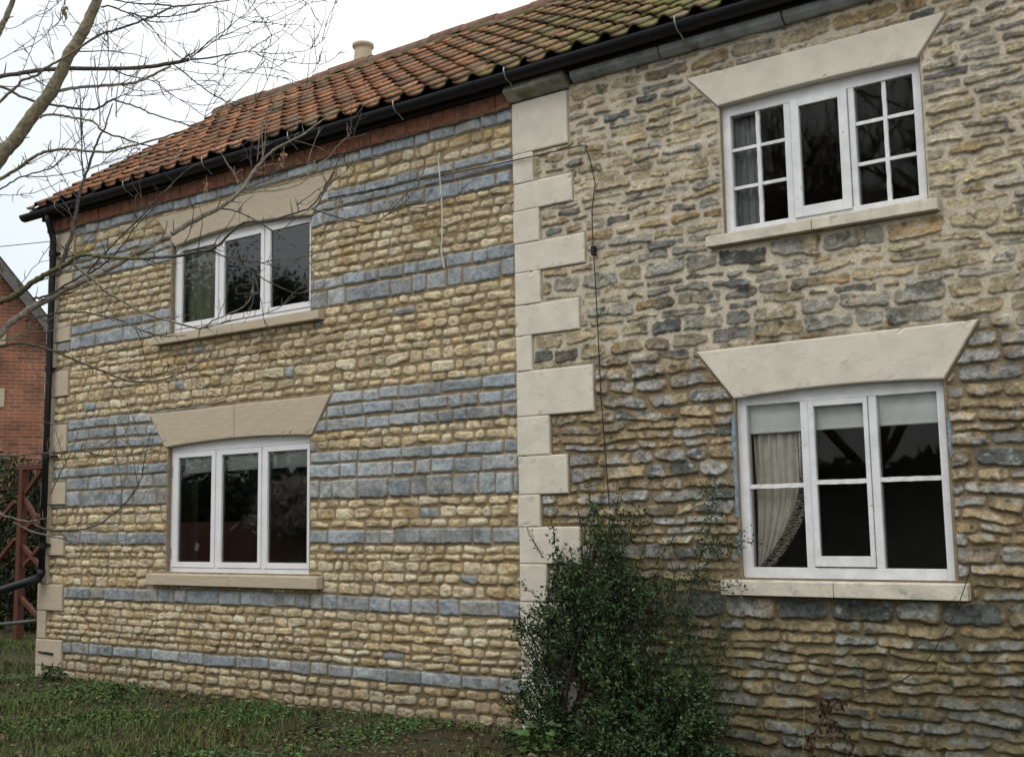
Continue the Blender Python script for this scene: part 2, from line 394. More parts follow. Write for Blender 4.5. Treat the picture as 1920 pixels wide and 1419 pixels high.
        if ty == 'b':
            col = grey*(.80+.42*a)*(1+np.array([.10,.02,-.08])*(b-.5)); col = np.where(rr[j, 9][:, None] > .95, col*np.array([1.08,1.02,.94]), col)
            col = col*(1+.65*m_+.7*f_+.5*speck[rows]+.5*big[rows])[:, None]; ws = sstep(.12, .30, fbm(ux*4, zz*7, 26, 4))[:, None]; col = col*(1-ws*.35)+np.array([.30,.26,.19])*ws*.35
        elif ty == 'c':
            cr = np.array([.515,.432,.290]); ho = np.array([.475,.378,.232]); pa = np.array([.535,.465,.335]); bn = np.array([.425,.35,.225])
            col = np.where(a < .45, cr, np.where(a < .55, ho, np.where(a < .86, pa, bn)))*(.82+.32*b)
            col = np.where(odd[j][:, None], np.array([.27,.29,.31])*(.85+.4*b), col)
            stain = sstep(.05, .3, fbm(ux*6, zz*9, 14, 3))[:, None]
            col = col*(1-stain)+col*np.array([.80,.72,.58])*stain
            col = col*(1+.65*m_+.75*f_+.35*speck[rows])[:, None]; li = sstep(.20, .32, fbm(ux*20, zz*20, 24, 3))[:, None]; col = col*(1-li*.5)+np.array([.20,.185,.15])*li*.5
        else:
            upp = up[rows][:, None]
            og = np.array([.345,.293,.190]); oc = np.array([.285,.215,.120]); gy = np.array([.285,.27,.225]); dk = np.array([.105,.108,.105])
            colu = np.where(a < .58, og, np.where(a < .72, oc, np.where(a < .92, gy, dk)))
            dpatch = .75*sstep(.07, .20, fbm(ux*.75, zz*1.1, 15, 2)+.25*(b[:, 0]-.5))[:, None]*upp
            colu = colu*(1-dpatch)+np.where(a < .6, np.array([.175,.178,.170]), np.array([.100,.102,.098]))*dpatch
            bl = np.array([.245,.243,.228]); br = np.array([.255,.205,.128]); dg = np.array([.11,.115,.11])
            if ty == 'B': coll = np.where(a < .80, bl, dg)
            else: coll = np.where(a < .40, bl, np.where(a < .88, br*1.15, dg))
            core = sstep(-.22, .20, 1.6*fbm(ux*8, zz*13, 21, 3)+.45*(np.clip(d/.030, 0, 1)[:, None][:, 0]-.55)+.5*(rr[j, 2]-.5)+(.10 if ty == 'B' else -.06))[:, None]
            edgec = np.array([.245,.195,.118])*(.85+.3*b)
            coll = edgec*(1-core)+coll*core
            col = (colu*upp+coll*(1-upp))*(.78+.44*b)
            wh = sstep(.05, .20, fbm(ux*11, zz*17, 16, 4, .6)+.22*(rr[j, 3]-.62))[:, None]*(1-.55*upp)
            ww = wh*(.48+.1*(ty == 'B')); col = col*(1-ww)+np.array([.38,.395,.395])*ww
            oo = sstep(.10, .24, fbm(ux*9, zz*12, 17, 3)+.2*(rr[j, 4]-.5))[:, None]
            ow = oo*(.42-.15*upp); col = col*(1-ow)+np.array([.285,.190,.085])*ow
            li = sstep(.14, .26, fbm(ux*24, zz*24, 18, 3))[:, None]
            col = col*(1-li*.7)+np.array([.07,.07,.062])*li*.7
            col = col*(1+.7*m_+.9*f_+.5*speck[rows])[:, None]
        k = np.clip(d/(.005 if style == 'L' else .011)+.4, 0, 1)
        if style == 'R':        # mortar smeared over the stone edges in the upper part
            sm = sstep(-.003, .007, d-.008*up[rows]*(.30+3.4*m_+2.0*f_)); k = np.minimum(k, sm)
            cover = mh[rows]*(1-sm)+np.maximum(hh, mh[rows]*.9)*sm
            Hh[rows] = cover
        else: Hh[rows] = np.maximum(hh, mh[rows])
        C[rows] = C[rows]*(1-k[:, None])+np.clip(col, .012, .62)*k[:, None]
    # mortar bed against trim
    nd = sstep(.0, .012, D)
    Hh = Hh*nd+.002*(1-nd)
    C = np.clip(C, .01, .66)
    wet = sstep(.75, -.1, Z+.25*big)[..., None]              # earth-splashed foot of the wall
    C = C*(1-wet*.35)+np.array([.10,.085,.05])*wet*.22
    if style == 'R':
        low_dim = sstep(1.5, .5, Z+.5*big)[..., None]; C = C*(1-low_dim*.34*np.array([1,.92,1.05]))  # rubble wall colour darkened low down for the weaker light there
    nx = len(us); nzv = len(zs)
    V = np.stack([U, -Hh, Z], -1).reshape(-1, 3)
    qi, qj = np.meshgrid(np.arange(nx-1), np.arange(nzv-1)); i = (qj*nx+qi)
    dq = (D[:-1, :-1]+D[1:, 1:])/2
    keep = dq > -.006
    # keep wall behind solid trim only at its rim; openings stay open
    i = i[keep]
    Q = np.stack([i, i+1, i+nx+1, i+nx], 1)
    used = np.zeros(len(V), bool); used[Q.ravel()] = True; re = np.cumsum(used)-1
    return npmesh(name, V[used], re[Q], mt, H, col=C.reshape(-1, 3)[used], smooth=True, label=label)

ztop = [4.712,4.595,4.491,4.403,4.309,4.23,4.1,4.029,3.954,3.875,3.796,3.711,3.643,3.528,3.37,3.288,3.208,3.145,3.061,2.977,2.91,2.799,2.706,2.637,2.523,2.406,2.296,2.225,2.136,2.03,1.894,1.722,1.65,1.55,1.477,1.342,1.274,1.216,1.123,1.041,.935,.801,.725,.643,.574,.5,.442,.376,.258,.187,.091,.0,-.09]
typ = 'b c c b b b c c c c c c b b c c c c c c c c c b b b c c b b b c c c b c c c c c b c c c c c c b c c c c'.split()
cl = sorted([(z1, t) for z1, t in zip(ztop[1:], typ)])+[(4.75, 'c')]
wl = wall_mesh('wall', UL, UQ0+.02, .0075, cl, 'L', 'newer wall of honey cobbled stone striped with blue-grey bands', M_wallL)

cr = [(-.10,'r'),(-.02,'r'),(.082,'B'),(.161,'r'),(.236,'r'),(.302,'B'),(.39,'r'),(.474,'r'),(.535,'r'),(.596,'r'),(.66,'r'),(.718,'r'),(.788,'r'),(.865,'B'),(1.02,'r'),(1.09,'r'),(1.16,'r'),(1.23,'B'),(1.339,'r'),(1.405,'r'),(1.469,'r'),(1.535,'r'),(1.624,'B'),(1.713,'r'),(1.79,'B'),(1.90,'B'),(2.0,'r'),(2.06,'r'),(2.13,'r'),(2.20,'r'),(2.288,'B'),(2.40,'B'),(2.50,'B'),(2.605,'r')]
rz = np.random.RandomState(4); z = 2.68
while z < 4.8: cr.append((z, 'r' if rz.rand() < .8 else 'B')); z += rz.uniform(.055, .088) if cr[-1][1] == 'r' else rz.uniform(.09, .13)
cr.append((4.95, 'r'))
wr = wall_mesh('wall', -4.80, UR, .007, cr, 'R', 'old rubble wall of ochre and grey stone with pale smeared pointing', M_wallR)

# trim: quoins, corner stones, lintels, sills ------------------------------------
def face_block(fn, w_, h_, y0, y1, seed, jit=.0022, step=.022, ch=.006):
    # a dressed block: front face as a fine grid, worn arris, sides running back to y1
    ns = max(4, int(w_/step)); nt_ = max(4, int(h_/step)); m_ = MB(); r_ = np.random.RandomState(seed)
    S_ = np.concatenate([[0, ch/w_], np.linspace(ch/w_*2.2, 1-ch/w_*2.2, ns), [1-ch/w_, 1]]); T_ = np.concatenate([[0, ch/h_], np.linspace(ch/h_*2.2, 1-ch/h_*2.2, nt_), [1-ch/h_, 1]])
    ns, nt_ = len(S_), len(T_); vs = []
    ox = r_.uniform(0, 90)
    for b, t in enumerate(T_):
        for a, q in enumerate(S_):
            x, z = fn(q, t); n1 = float(fbm(np.array([x*9+ox]), np.array([z*9.]), 91, 3)[0]); n2 = float(fbm(np.array([x*34+ox]), np.array([z*34.]), 92, 2)[0])
            rim = min(a, b, ns-1-a, nt_-1-b); chip = max(0, n2-.24)*.045 if rim <= 2 else 0
            y = y0+n1*jit*1.6+n2*jit*.7+(ch*.9 if rim == 0 else ch*.18 if rim == 1 else 0)+chip
            if rim == 0:
                sx_ = 1 if a == 0 else -1 if a == ns-1 else 0; sz_ = 1 if b == 0 else -1 if b == nt_-1 else 0
                x += sx_*(abs(n2)*jit*1.2+chip*.5); z += sz_*(abs(n2)*jit*1.2+chip*.5)
            vs.append((x, y, z))
    fs = [(b*ns+a, b*ns+a+1, (b+1)*ns+a+1, (b+1)*ns+a) for b in range(nt_-1) for a in range(ns-1)]
    ring = [a for a in range(ns)]+[b*ns+ns-1 for b in range(1, nt_)]+[(nt_-1)*ns+a for a in range(ns-2, -1, -1)]+[b*ns for b in range(nt_-2, 0, -1)]
    n0 = len(vs); vs += [(vs[i][0], y1, vs[i][2]) for i in ring]; L_ = len(ring)
    fs += [(ring[(i+1) % L_], ring[i], n0+i, n0+(i+1) % L_) for i in range(L_)]+[tuple(range(n0, n0+L_))]
    m_.add(vs, fs); return m_
def rect_block(x0, x1, z0, z1, y0, y1, seed, **kw): return face_block(lambda q, t: (x0+(x1-x0)*q, z0+(z1-z0)*t), x1-x0, z1-z0, y0, y1, seed, **kw)
for k, (z0, z1, u) in enumerate(QUOIN):
    rect_block(UQ0+.004*math.sin(k*2.3), u, z0+.0015, z1-.0015, -.030-.003*(k % 2), .10, k).build('quoin', M_paint, H, smooth=False)
for k, (z0, z1, u) in enumerate(CQ):
    rect_block(UL-.006*(k % 2), u, z0+.0025, z1-.0025, -.030-.002*(k % 2), .26+.06*(k % 2), 40+k, jit=.0016).build('corner_stone', M_sand, H)
for k, L in enumerate(LINT):
    (a, b, c, d, rise) = L
    def fn(q, t, a=a, b=b, c=c, d=d, rise=rise):
        xb = b[0]+(c[0]-b[0])*q; zb = b[1]+(c[1]-b[1])*q+rise*4*q*(1-q); xt = a[0]+(d[0]-a[0])*q; zt = a[1]+(d[1]-a[1])*q
        return xb+(xt-xb)*t, zb+(zt-zb)*t
    if k < 2:        # two stones with a joint in the middle
        face_block(lambda q, t: fn(q*.4985, t), 1.2, .3, -.026, .036, 60+k, jit=.0015).build('lintel', M_sand, H, label='left half of a splayed buff sandstone lintel')
        face_block(lambda q, t: fn(.5015+q*.4985, t), 1.2, .3, -.028, .036, 64+k, jit=.0015).build('lintel', M_sand, H, label='right half of a splayed buff sandstone lintel')
    else: face_block(fn, 1.6, .3, -.034, .036, 70+k).build('lintel', M_paint, H, label='splayed lintel painted smooth cream')
for k, (x0, x1, z0, z1) in enumerate(SILL):
    m_ = MB(); xm = (x0+x1)/2+(.03 if k < 2 else -.02); pr = -.085 if k < 2 else -.075
    for a, b in ((x0, xm-.002), (xm+.002, x1)):
        n0 = len(m_.v)
        m_.add([(a,pr,z0),(b,pr,z0),(b,.07,z0),(a,.07,z0),(a,pr,z1-.012),(b,pr,z1-.012),(b,.07,z1),(a,.07,z1)],
               [(0,3,2,1),(4,5,6,7),(0,1,5,4),(1,2,6,5),(2,3,7,6),(3,0,4,7)])
    m_.build('window_sill', M_sand if k < 2 else M_sillp, H, bevel=.005, label=('buff sandstone sill' if k < 2 else 'cracked cream painted sill'))

# windows ------------------------------------------------------------------------
def window(Wd, mullions, top, old, yf, label):
    mt = M_whiteold if old else M_white
    u0, u1, z0, z1 = Wd['u0'], Wd['u1'], Wd['z0'], Wd['z1']
    m_ = MB(); yb = yf+.07; e = .002
    fl, fr_, fb, ft = mullions['l'], mullions['r'], mullions['b'], top
    m_.box(u0-.01, fl, yf, yb, z0, z1); m_.box(fr_, u1+.01, yf, yb, z0, z1)
    m_.box(fl, fr_, yf+e, yb, z0, fb); m_.box(fl, fr_, yf+e, yb, ft, z1)
    for a, b in mullions['m']: m_.box(a, b, yf+e*2, yb, fb, ft)
    return m_.build('window', mt, H, bevel=.003, label=label)
def casement(par, x0, x1, z0, z1, gx0, gx1, gz0, gz1, y, old=False, th=.045):
    m_ = MB()
    m_.box(x0, gx0, y, y+th, z0, z1); m_.box(gx1, x1, y, y+th, z0, z1)
    m_.box(gx0, gx1, y+.001, y+th, z0, gz0); m_.box(gx0, gx1, y+.001, y+th, gz1, z1)
    return m_.build('casement', M_whiteold if old else M_white, par, bevel=.003)
def pane(par, x0, x1, z0, z1, y, old=False):
    m_ = MB(); m_.add([(x0-.004,y,z0-.004),(x1+.004,y,z0-.004),(x1+.004,y,z1+.004),(x0-.004,y,z1+.004)], [(0,1,2,3)])
    return m_.build('pane', M_glassold if old else M_glass, par)
def gbar(par, x0, x1, z0, z1, y, wig=.0015):
    m_ = MB(); L = max(x1-x0, z1-z0); n = max(3, int(L/.03)); hor = (x1-x0) > (z1-z0)
    rr = [random.uniform(-wig, wig) for _ in range(4*(n+1))]; vs = []
    for i in range(n+1):
        t = i/n
        for k, (a, b) in enumerate(((0, y), (1, y), (1, y+.03), (0, y+.03))):
            if hor: vs.append((x0+(x1-x0)*t, b+rr[4*i+k], (z0, z1)[a]+rr[4*i+k]))
            else: vs.append(((x0, x1)[a]+rr[4*i+k], b+rr[4*i+k], z0+(z1-z0)*t))
    fs = [(i*4+k, i*4+(k+1) % 4, (i+1)*4+(k+1) % 4, (i+1)*4+k) for i in range(n) for k in range(4)]+[(3,2,1,0), (4*n,4*n+1,4*n+2,4*n+3)]
    m_.add(vs, fs); return m_.build('glazing_bar', M_whiteold, par)
def hinges(par, spots, y):
    for x, z in spots:
        m_ = MB(); m_.tube([(x, y-.004, z-.05), (x, y-.004, z+.05)], .006, 8); m_.build('hinge', M_iron, par)

def newwin(Wd, zb, zt, lights, lab):
    fx = .028
    mul = dict(l=Wd['u0']+fx, r=Wd['u1']-fx, b=Wd['z0']+.045, m=[((lights[0][1]+lights[1][0])/2-.018, (lights[0][1]+lights[1][0])/2+.018), ((lights[1][1]+lights[2][0])/2-.018, (lights[1][1]+lights[2][0])/2+.018)])
    par = window(Wd, mul, zt+.052, False, .040, lab)
    ed = [mul['l']]+[x for p in mul['m'] for x in p]+[mul['r']]
    for k, (a, b) in enumerate(lights):
        casement(par, ed[2*k]+.003, ed[2*k+1]-.003, mul['b']+.003, zt+.049, a, b, zb, zt, .034)
        pane(par, a, b, zb, zt, .055)
        m_ = MB()                         # dark glazing spacer behind the glass edge
        for x0, x1, z0_, z1_ in ((a, a+.012, zb, zt), (b-.012, b, zb, zt), (a+.012, b-.012, zb, zb+.012), (a+.012, b-.012, zt-.012, zt)):
            m_.box(x0, x1, .062, .072, z0_, z1_)
        m_.build('glazing_spacer', M_iron, par)
    hinges(par, [(mul['l']+.001, zb+.08), (mul['l']+.001, zt-.12), (mul['r']-.001, zb+.08), (mul['r']-.001, zt-.12)], .036)
    return par
win1 = newwin(W1, 3.475, 4.19, [(-8.951,-8.461),(-8.338,-7.832),(-7.706,-7.199)], 'upper white three-light casement window with arched stone head')
win2 = newwin(W2, 1.187, 2.168, [(-8.95,-8.47),(-8.328,-7.836),(-7.713,-7.214)], 'lower white three-light casement window with a blind at its top')
# old upper window: six small panes, a casement, six small panes
win3 = window(W3, dict(l=-3.14, r=-1.911, b=3.468, m=[(-2.758,-2.712),(-2.322,-2.284)]), 4.246, True, .030, 'old flaking white window with small panes either side of one casement')
for (a, b, bar) in ((-3.14,-2.758,(-2.960,-2.934)), (-2.284,-1.911,(-2.106,-2.082))):
    gbar(win3, bar[0], bar[1], 3.468, 4.246, .042)
    for x0, x1 in ((a, bar[0]), (bar[1], b)):
        for zz in (3.738, 4.006): gbar(win3, x0, x1, zz-.011, zz+.011, .046)
        for z0, z1 in ((3.468, 3.727), (3.749, 3.995), (4.017, 4.246)): pane(win3, x0, x1, z0, z1, .062, True)
casement(win3, -2.706, -2.326, 3.455, 4.243, -2.650, -2.385, 3.526, 4.203, .018, True); pane(win3, -2.650, -2.385, 3.526, 4.203, .042, True)
# old lower window: three lights of two panes, the middle one a casement
win4 = window(W4, dict(l=-3.112, r=-1.884, b=1.195, m=[(-2.742,-2.690),(-2.300,-2.251)]), 2.252, True, .030, 'old white window of six large panes over the cracked sill')
for (a, b, zb_) in ((-3.112,-2.742,1.717), (-2.251,-1.884,1.734)):
    gbar(win4, a, b, zb_-.014, zb_+.014, .044); pane(win4, a, b, 1.195, zb_-.014, .062, True); pane(win4, a, b, zb_+.014, 2.252, .062, True)
casement(win4, -2.686, -2.304, 1.203, 2.250, -2.650, -2.331, 1.268, 2.213, .022, True)
gbar(win4, -2.650, -2.331, 1.716, 1.744, .028); pane(win4, -2.650, -2.331, 1.268, 1.716, .045, True); pane(win4, -2.650, -2.331, 1.744, 2.213, .045, True)
M_bluefoam = mat('blue_paint_smear', (.26,.36,.46), .9, .3, 30, .2, 60)
for x, za, zb_ in ((W4['u0']-.012, 1.52, 2.20), (W4['u0']-.012, 1.28, 1.40), (W4['u1']+.010, 1.85, 2.1)):
    m_ = MB(); n = 26; vs = []
    for i in range(n+1):
        zz = za+(zb_-za)*i/n; ww = random.uniform(.002, .017)*math.sin(math.pi*(i+.5)/(n+1))**.4
        vs += [(x-ww, -.012, zz), (x-ww*.3, -.020, zz), (x+.014, -.004, zz), (x+.014, .03, zz)]
    m_.add(vs, [(i*4+k, i*4+k+1, (i+1)*4+k+1, (i+1)*4+k) for i in range(n) for k in range(3)])
    m_.build('filler_smear', M_bluefoam, win4, smooth=True, label='pale blue filler smeared beside the frame')
# plaster reveals and dark rooms behind the windows
def room(Wd, depth, x0, x1, z0, z1, reveal=None):
    e_ = .004; a, b, c, d = Wd['u0']+e_, Wd['u1']-e_, Wd['z0']+e_, Wd['z1']
    for ua in (a, b): m_ = MB(); m_.box(ua-.010 if ua == a else ua, ua if ua == a else ua+.010, -.004, .10, c, d); m_.build('opening_side', M_mortar, H)
    m_ = MB()
    rv = reveal or M_room; m_ = MB(); a, b, c, d = Wd['u0'], Wd['u1'], Wd['z0'], Wd['z1']; y0, y1 = .10, .36
    m_.add([(a,y0,c),(a,y1,c),(a,y1,d),(a,y0,d)], [(0,1,2,3)]); m_.add([(b,y0,c),(b,y1,c),(b,y1,d),(b,y0,d)], [(3,2,1,0)])
    m_.add([(a,y0,c),(b,y0,c),(b,y1,c),(a,y1,c)], [(0,1,2,3)]); m_.add([(a,y0,d),(b,y0,d),(b,y1,d),(a,y1,d)], [(3,2,1,0)])
    m_.build('reveal', rv, H)
    m_ = MB(); y2 = y1+depth
    m_.add([(x0,y2,z0),(x1,y2,z0),(x1,y2,z1),(x0,y2,z1)], [(0,1,2,3)])
    m_.add([(x0,y1,z0),(x0,y2,z0),(x0,y2,z1),(x0,y1,z1)], [(0,1,2,3)]); m_.add([(x1,y1,z0),(x1,y2,z0),(x1,y2,z1),(x1,y1,z1)], [(3,2,1,0)])
    m_.add([(x0,y1,z1),(x1,y1,z1),(x1,y2,z1),(x0,y2,z1)], [(0,1,2,3)]); m_.add([(x0,y1,z0),(x1,y1,z0),(x1,y2,z0),(x0,y2,z0)], [(3,2,1,0)])
    for p in ((x0,a,z0,z1),(b,x1,z0,z1),(a,b,z0,c),(a,b,d,z1)): m_.add([(p[0],y1,p[2]),(p[1],y1,p[2]),(p[1],y1,p[3]),(p[0],y1,p[3])], [(3,2,1,0)])
    m_.build('room', M_room, H)
room(W1, 3.2, -10.2, -5.4, 2.75, 4.85); room(W2, 3.2, -10.2, -5.4, .1, 2.55, M_roomlight)
room(W3, 3.0, -4.6, -.6, 2.75, 4.85); room(W4, 3.0, -4.6, -.6, .1, 2.55)
# solid back of the house
m_ = MB(); m_.box(UL+.02, UR, 4.3, 4.5, -.05, 4.8)
m_.build('wall', M_mortar, H, label='rear wall')
M_gable = mat('gable_stone', (.36,.28,.17), .95, .35, 6, .8, 16, c2=(.22,.17,.10), stretch=(1,1,2.2))
m_ = MB(); m_.prism([(0,-.05),(4.5,-.05),(4.5,4.8),(2.32,6.66),(0.02,4.80)], 0, .25)
gv = [(UL+.01+y, .262+x*(4.5-.262)/4.5, z) for x, y, z in m_.v]; m_.v = gv
m_.build('wall', M_gable, H, label='gable end wall')
m_ = MB(); m_.prism([(0,-.05),(4.5,-.05),(4.5,4.8),(2.32,6.66),(0.02,4.80)], 0, .25); m_.v = [(UR-.25+y, .01+x*(4.49)/4.5, z) for x, y, z in m_.v]
m_.build('wall', M_gable, H, label='far gable end wall')

# roof ---------------------------------------------------------------------------
EY, EZ, RY, RZ = -.185, 4.925, 2.32, 6.70
SL = math.hypot(RY-EY, RZ-EZ); SD = np.array([0, (RY-EY)/SL, (RZ-EZ)/SL]); SN = np.array([0, -SD[2], SD[1]])
RU0, RU1 = -11.30, UR+.15; TW = .2375; NR = 11; EXPO = (SL-.02)/NR
prof_v = np.array([0,.10,.25,.40,.55,.66,.72,.78,.84,.90,.96,1.02,1.06,1.055])
prof_n = np.array([.016,.004,-.003,-.005,-.002,.008,.024,.037,.044,.045,.041,.031,.016,.004])
def pant(v): return prof_n
rng = np.random.RandomState(5); V = []; Q = []; C = []; nv = 0
ncol = int((RU1-RU0)/TW); np_ = len(prof_v)
for r in range(NR):
    for c in range(ncol):
        u0 = RU0+c*TW+rng.uniform(-.006,.006); s0 = r*EXPO+rng.uniform(-.014,.014); sk = rng.uniform(-.02,.02); lift = rng.uniform(-.004,.008)
        u = u0+prof_v*TW; nn = pant(prof_v)
        n_f = .040+lift; n_b = .012
        front_s = s0+sk*(prof_v-.5)
        rows_ = [(front_s+.0, nn+n_f-.018), (front_s-.004, nn+n_f), (front_s+.10, nn+n_f-(n_f-n_b)*.28), (front_s+EXPO*1.22, nn+n_b)]
        for (s_, n_) in rows_:
            p = np.array([0, EY, EZ])[None]+s_[:, None]*SD[None]+n_[:, None]*SN[None]; p[:, 0] = u; V.append(p)
        moss = np.clip((u0+8.2)/5.2, 0, 1)
        a = rng.rand(); b = rng.uniform(.78, 1.2)
        red = np.array([.265,.122,.062]) if a < .40 else np.array([.205,.105,.062]) if a < .76 else np.array([.165,.11,.072]) if a < .92 else np.array([.33,.16,.09])
        mo = np.array([.135,.145,.042]); ol = np.array([.150,.118,.066])
        g1 = np.clip(moss*1.2-.22+rng.uniform(-.22,.25)+.7*float(fbm(np.array([u0*.9]), np.array([r*.35]), 31, 2)[0]), 0, .92)
        base = red*b*(1-g1)+(mo if rng.rand() < .35+.4*moss else ol)*g1*b
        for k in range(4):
            lo = np.array([.020,.019,.016]) if k == 0 else base*(.86 if k == 1 else 1)  # front lip: dirt and the shaded gap beneath it, both put into the colour
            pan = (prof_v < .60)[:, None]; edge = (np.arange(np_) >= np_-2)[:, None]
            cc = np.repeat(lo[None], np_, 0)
            if k: cc = np.where(pan, cc*np.array([.84,.90,.88]), cc); cc = np.where(edge, np.array([.035,.030,.024]), cc)  # side lip near-black: shadow gap between overlapping tiles painted in
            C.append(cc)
        for k in range(3):
            i = nv+k*np_+np.arange(np_-1); Q.append(np.stack([i, i+1, i+np_+1, i+np_], 1))
        nv += 4*np_
V = np.concatenate(V)
sag = .035*fbm(V[:, 0]*.35, V[:, 2]*.5, 44, 2); V[:, 2] += sag
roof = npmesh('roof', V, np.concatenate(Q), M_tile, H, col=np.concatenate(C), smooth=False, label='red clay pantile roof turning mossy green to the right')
m_ = MB()
def sp(u, s, n): q = np.array([u, EY, EZ])+SD*s+SN*n; return tuple(q)
m_.add([sp(RU0+.05,.02,-.035), sp(RU1-.05,.02,-.035), sp(RU1-.05,SL,-.035), sp(RU0+.05,SL,-.035), (RU0+.05, 4.75, 4.86), (RU1-.05, 4.75, 4.86)], [(0,1,2,3), (3,2,5,4)])
m_.build('roof_deck', M_dark, roof)
m_ = MB()                                        # rear slope
m_.add([(RU0,RY,RZ+.05),(RU1,RY,RZ+.05),(RU1,4.8,4.9),(RU0,4.8,4.9)], [(0,1,2,3)]); m_.build('rear_slope', M_ridge, roof)
u = RU0+.12; k = 0
while u < RU1-.1:                                # half-round ridge tiles with mortar joints
    m_ = MB(); L = .44; n = 10; vs = []
    for e in (0, 1):
        for j in range(n+1):
            a = math.pi*j/n; rr = .125-(.004 if e else 0)
            vs.append((u+e*L, RY-math.cos(a)*rr*1.02, RZ+.012+math.sin(a)*rr*.95+.012*math.sin(k*1.7)+.006*e))
    m_.add(vs, [(j, j+1, n+2+j, n+1+j) for j in range(n)]+[tuple(range(n, -1, -1)), tuple(range(n+1, 2*n+2))])
    m_.build('ridge_tile', M_ridge, roof, smooth=False); u += L+.006; k += 1
m_ = MB(); m_.tube([sp(RU0+.12+i*.2, SL-.085, .045+.012*math.sin(i*2.1)) for i in range(int((RU1-RU0-.2)/.2))], .042, 7); m_.build('ridge_bedding', M_bedding, roof, smooth=True)
# verge: pointed mortar under the end tiles
m_ = MB(); m_.tube([sp(RU0+.06, s_*SL/10, -.01) for s_ in range(11)], .035, 6); m_.build('verge', M_mossstone, roof)
# chimney stack below the ridge line with its pot
m_ = MB(); m_.box(-9.28,-8.74, 2.40, 2.96, 5.9, 6.84); m_.box(-9.31,-8.71, 2.37, 2.99, 6.84, 6.90); st = m_.build('chimney', M_brick, roof, bevel=.004)
m_ = MB(); m_.lathe([(.0,-.02),(.115,-.02),(.112,.10),(.104,.22),(.106,.25),(.128,.262),(.130,.30),(.110,.305),(.098,.30),(.095,.05),(0,.05)], (-9.0,2.66,6.915), 28)
m_.build('chimney_pot', M_pot, roof, smooth=True)
# eaves: bricks on the left, moulded grey stone on the right, corbel at the quoin
n = int((-4.93+11.14)/.132); m_ = MB()
for i in range(n):
    x = -11.14+i*.132; dz = random.uniform(-.004,.004)
    m_.box(x+.005, x+.127, -.050-random.uniform(0,.006), .12, 4.705+dz, 4.83)
m_.build('eaves_brickwork', M_brick, H, bevel=.003, label='red brick on edge course under the gutter')
m_ = MB(); m_.box(-11.13,-4.95, -.043, .12, 4.70, 4.825); m_.build('eaves_mortar', M_mortar, H)
m_ = MB()
for a, b in ((-4.36,-3.62),(-3.61,-2.7),(-2.69,-1.75),(-1.74,-.8),(-.79,.2),(.21,UR)):
    dz = random.uniform(-.008,.008)
    m_.add([(a,-.04,4.752+dz),(b,-.04,4.752+dz),(b,-.085,4.785+dz),(a,-.085,4.785+dz),(a,-.097,4.86),(b,-.097,4.86),(b,.1,4.86),(a,.1,4.86),(b,.1,4.752),(a,.1,4.752)],
           [(0,1,2,3),(3,2,5,4),(4,5,6,7),(0,9,8,1),(0,3,4,7,9),(1,8,6,5,2)])
m_.build('cornice', M_cornice, H, bevel=.008, label='grey moulded stone cornice above the rubble wall')
m_ = MB(); m_.add([(-4.95,-.05,4.735),(-4.40,-.05,4.735),(-4.40,-.13,4.80),(-4.95,-.13,4.80),(-4.95,-.10,4.87),(-4.40,-.10,4.87),(-4.40,.1,4.87),(-4.95,.1,4.87),(-4.40,.1,4.735),(-4.95,.1,4.735)],
    [(0,1,2,3),(3,2,5,4),(4,5,6,7),(0,9,8,1),(0,3,4,7,9),(1,8,6,5,2)]); m_.build('corbel', M_mossstone, H, bevel=.01, label='mossy corbel stone at the head of the quoins')
m_ = MB(); m_.box(-11.17, UR, -.10, -.055, 4.832, 4.935); m_.box(-11.17, UR, -.054, .40, 4.862, 4.93); m_.build('fascia_board', M_dark, H)
# gutter (half round), brackets, downpipe
def halfround(a, b, r, yc, zc, th=.004, n=12):
    m_ = MB(); vs = []
    for x in (a, b):
        for rr in (r, r-th):
            for j in range(n+1):
                an = math.pi+math.pi*j/n; vs.append((x, yc+rr*math.cos(an), zc+rr*math.sin(an)))
    k = n+1
    for j in range(n):
        m_f = [(j, j+1, 2*k+j+1, 2*k+j), (k+j+1, k+j, 3*k+j, 3*k+j+1), (j, k+j, k+j+1, j+1), (2*k+j, 2*k+j+1, 3*k+j+1, 3*k+j)]
        m_.f += m_f
    m_.f += [(0, 2*k, 3*k, k), (n, k+n, 3*k+n, 2*k+n)]
    m_.v = vs; return m_
GY, GZ = -.168, 4.912
gm = halfround(-11.40, UR+.1, .064, GY, GZ); gut = gm.build('gutter', M_black, H, smooth=False)
for x in np.arange(-10.9, UR, 1.9): halfround(x-.045, x+.045, .069, GY, GZ, .005).build('gutter_union', M_black, gut)
for x in (-10.72, -9.55, -8.35, -7.2, -5.97, -4.85, -3.4):
    m_ = MB(); r_ = .083; pts = [(x, GY-.072*math.cos(a), GZ+.012-.072*math.sin(a)) for a in np.linspace(-.25, 1.5, 8)]
    m_.tube(pts+[(x+.006, GY+.05, GZ-.10)], .0055, 6); m_.build('gutter_bracket', M_iron, gut)
DPX = -10.962
m_ = MB(); rr = .034
m_.tube([(DPX+.02, GY, GZ-.06), (DPX+.02, GY, GZ-.11), (DPX+.005, -.12, GZ-.22), (DPX, -.085, GZ-.32), (DPX, -.085, 3.0), (DPX-.01, -.085, 1.08)], rr, 14)
dp = m_.build('downpipe', M_black, H, smooth=True)
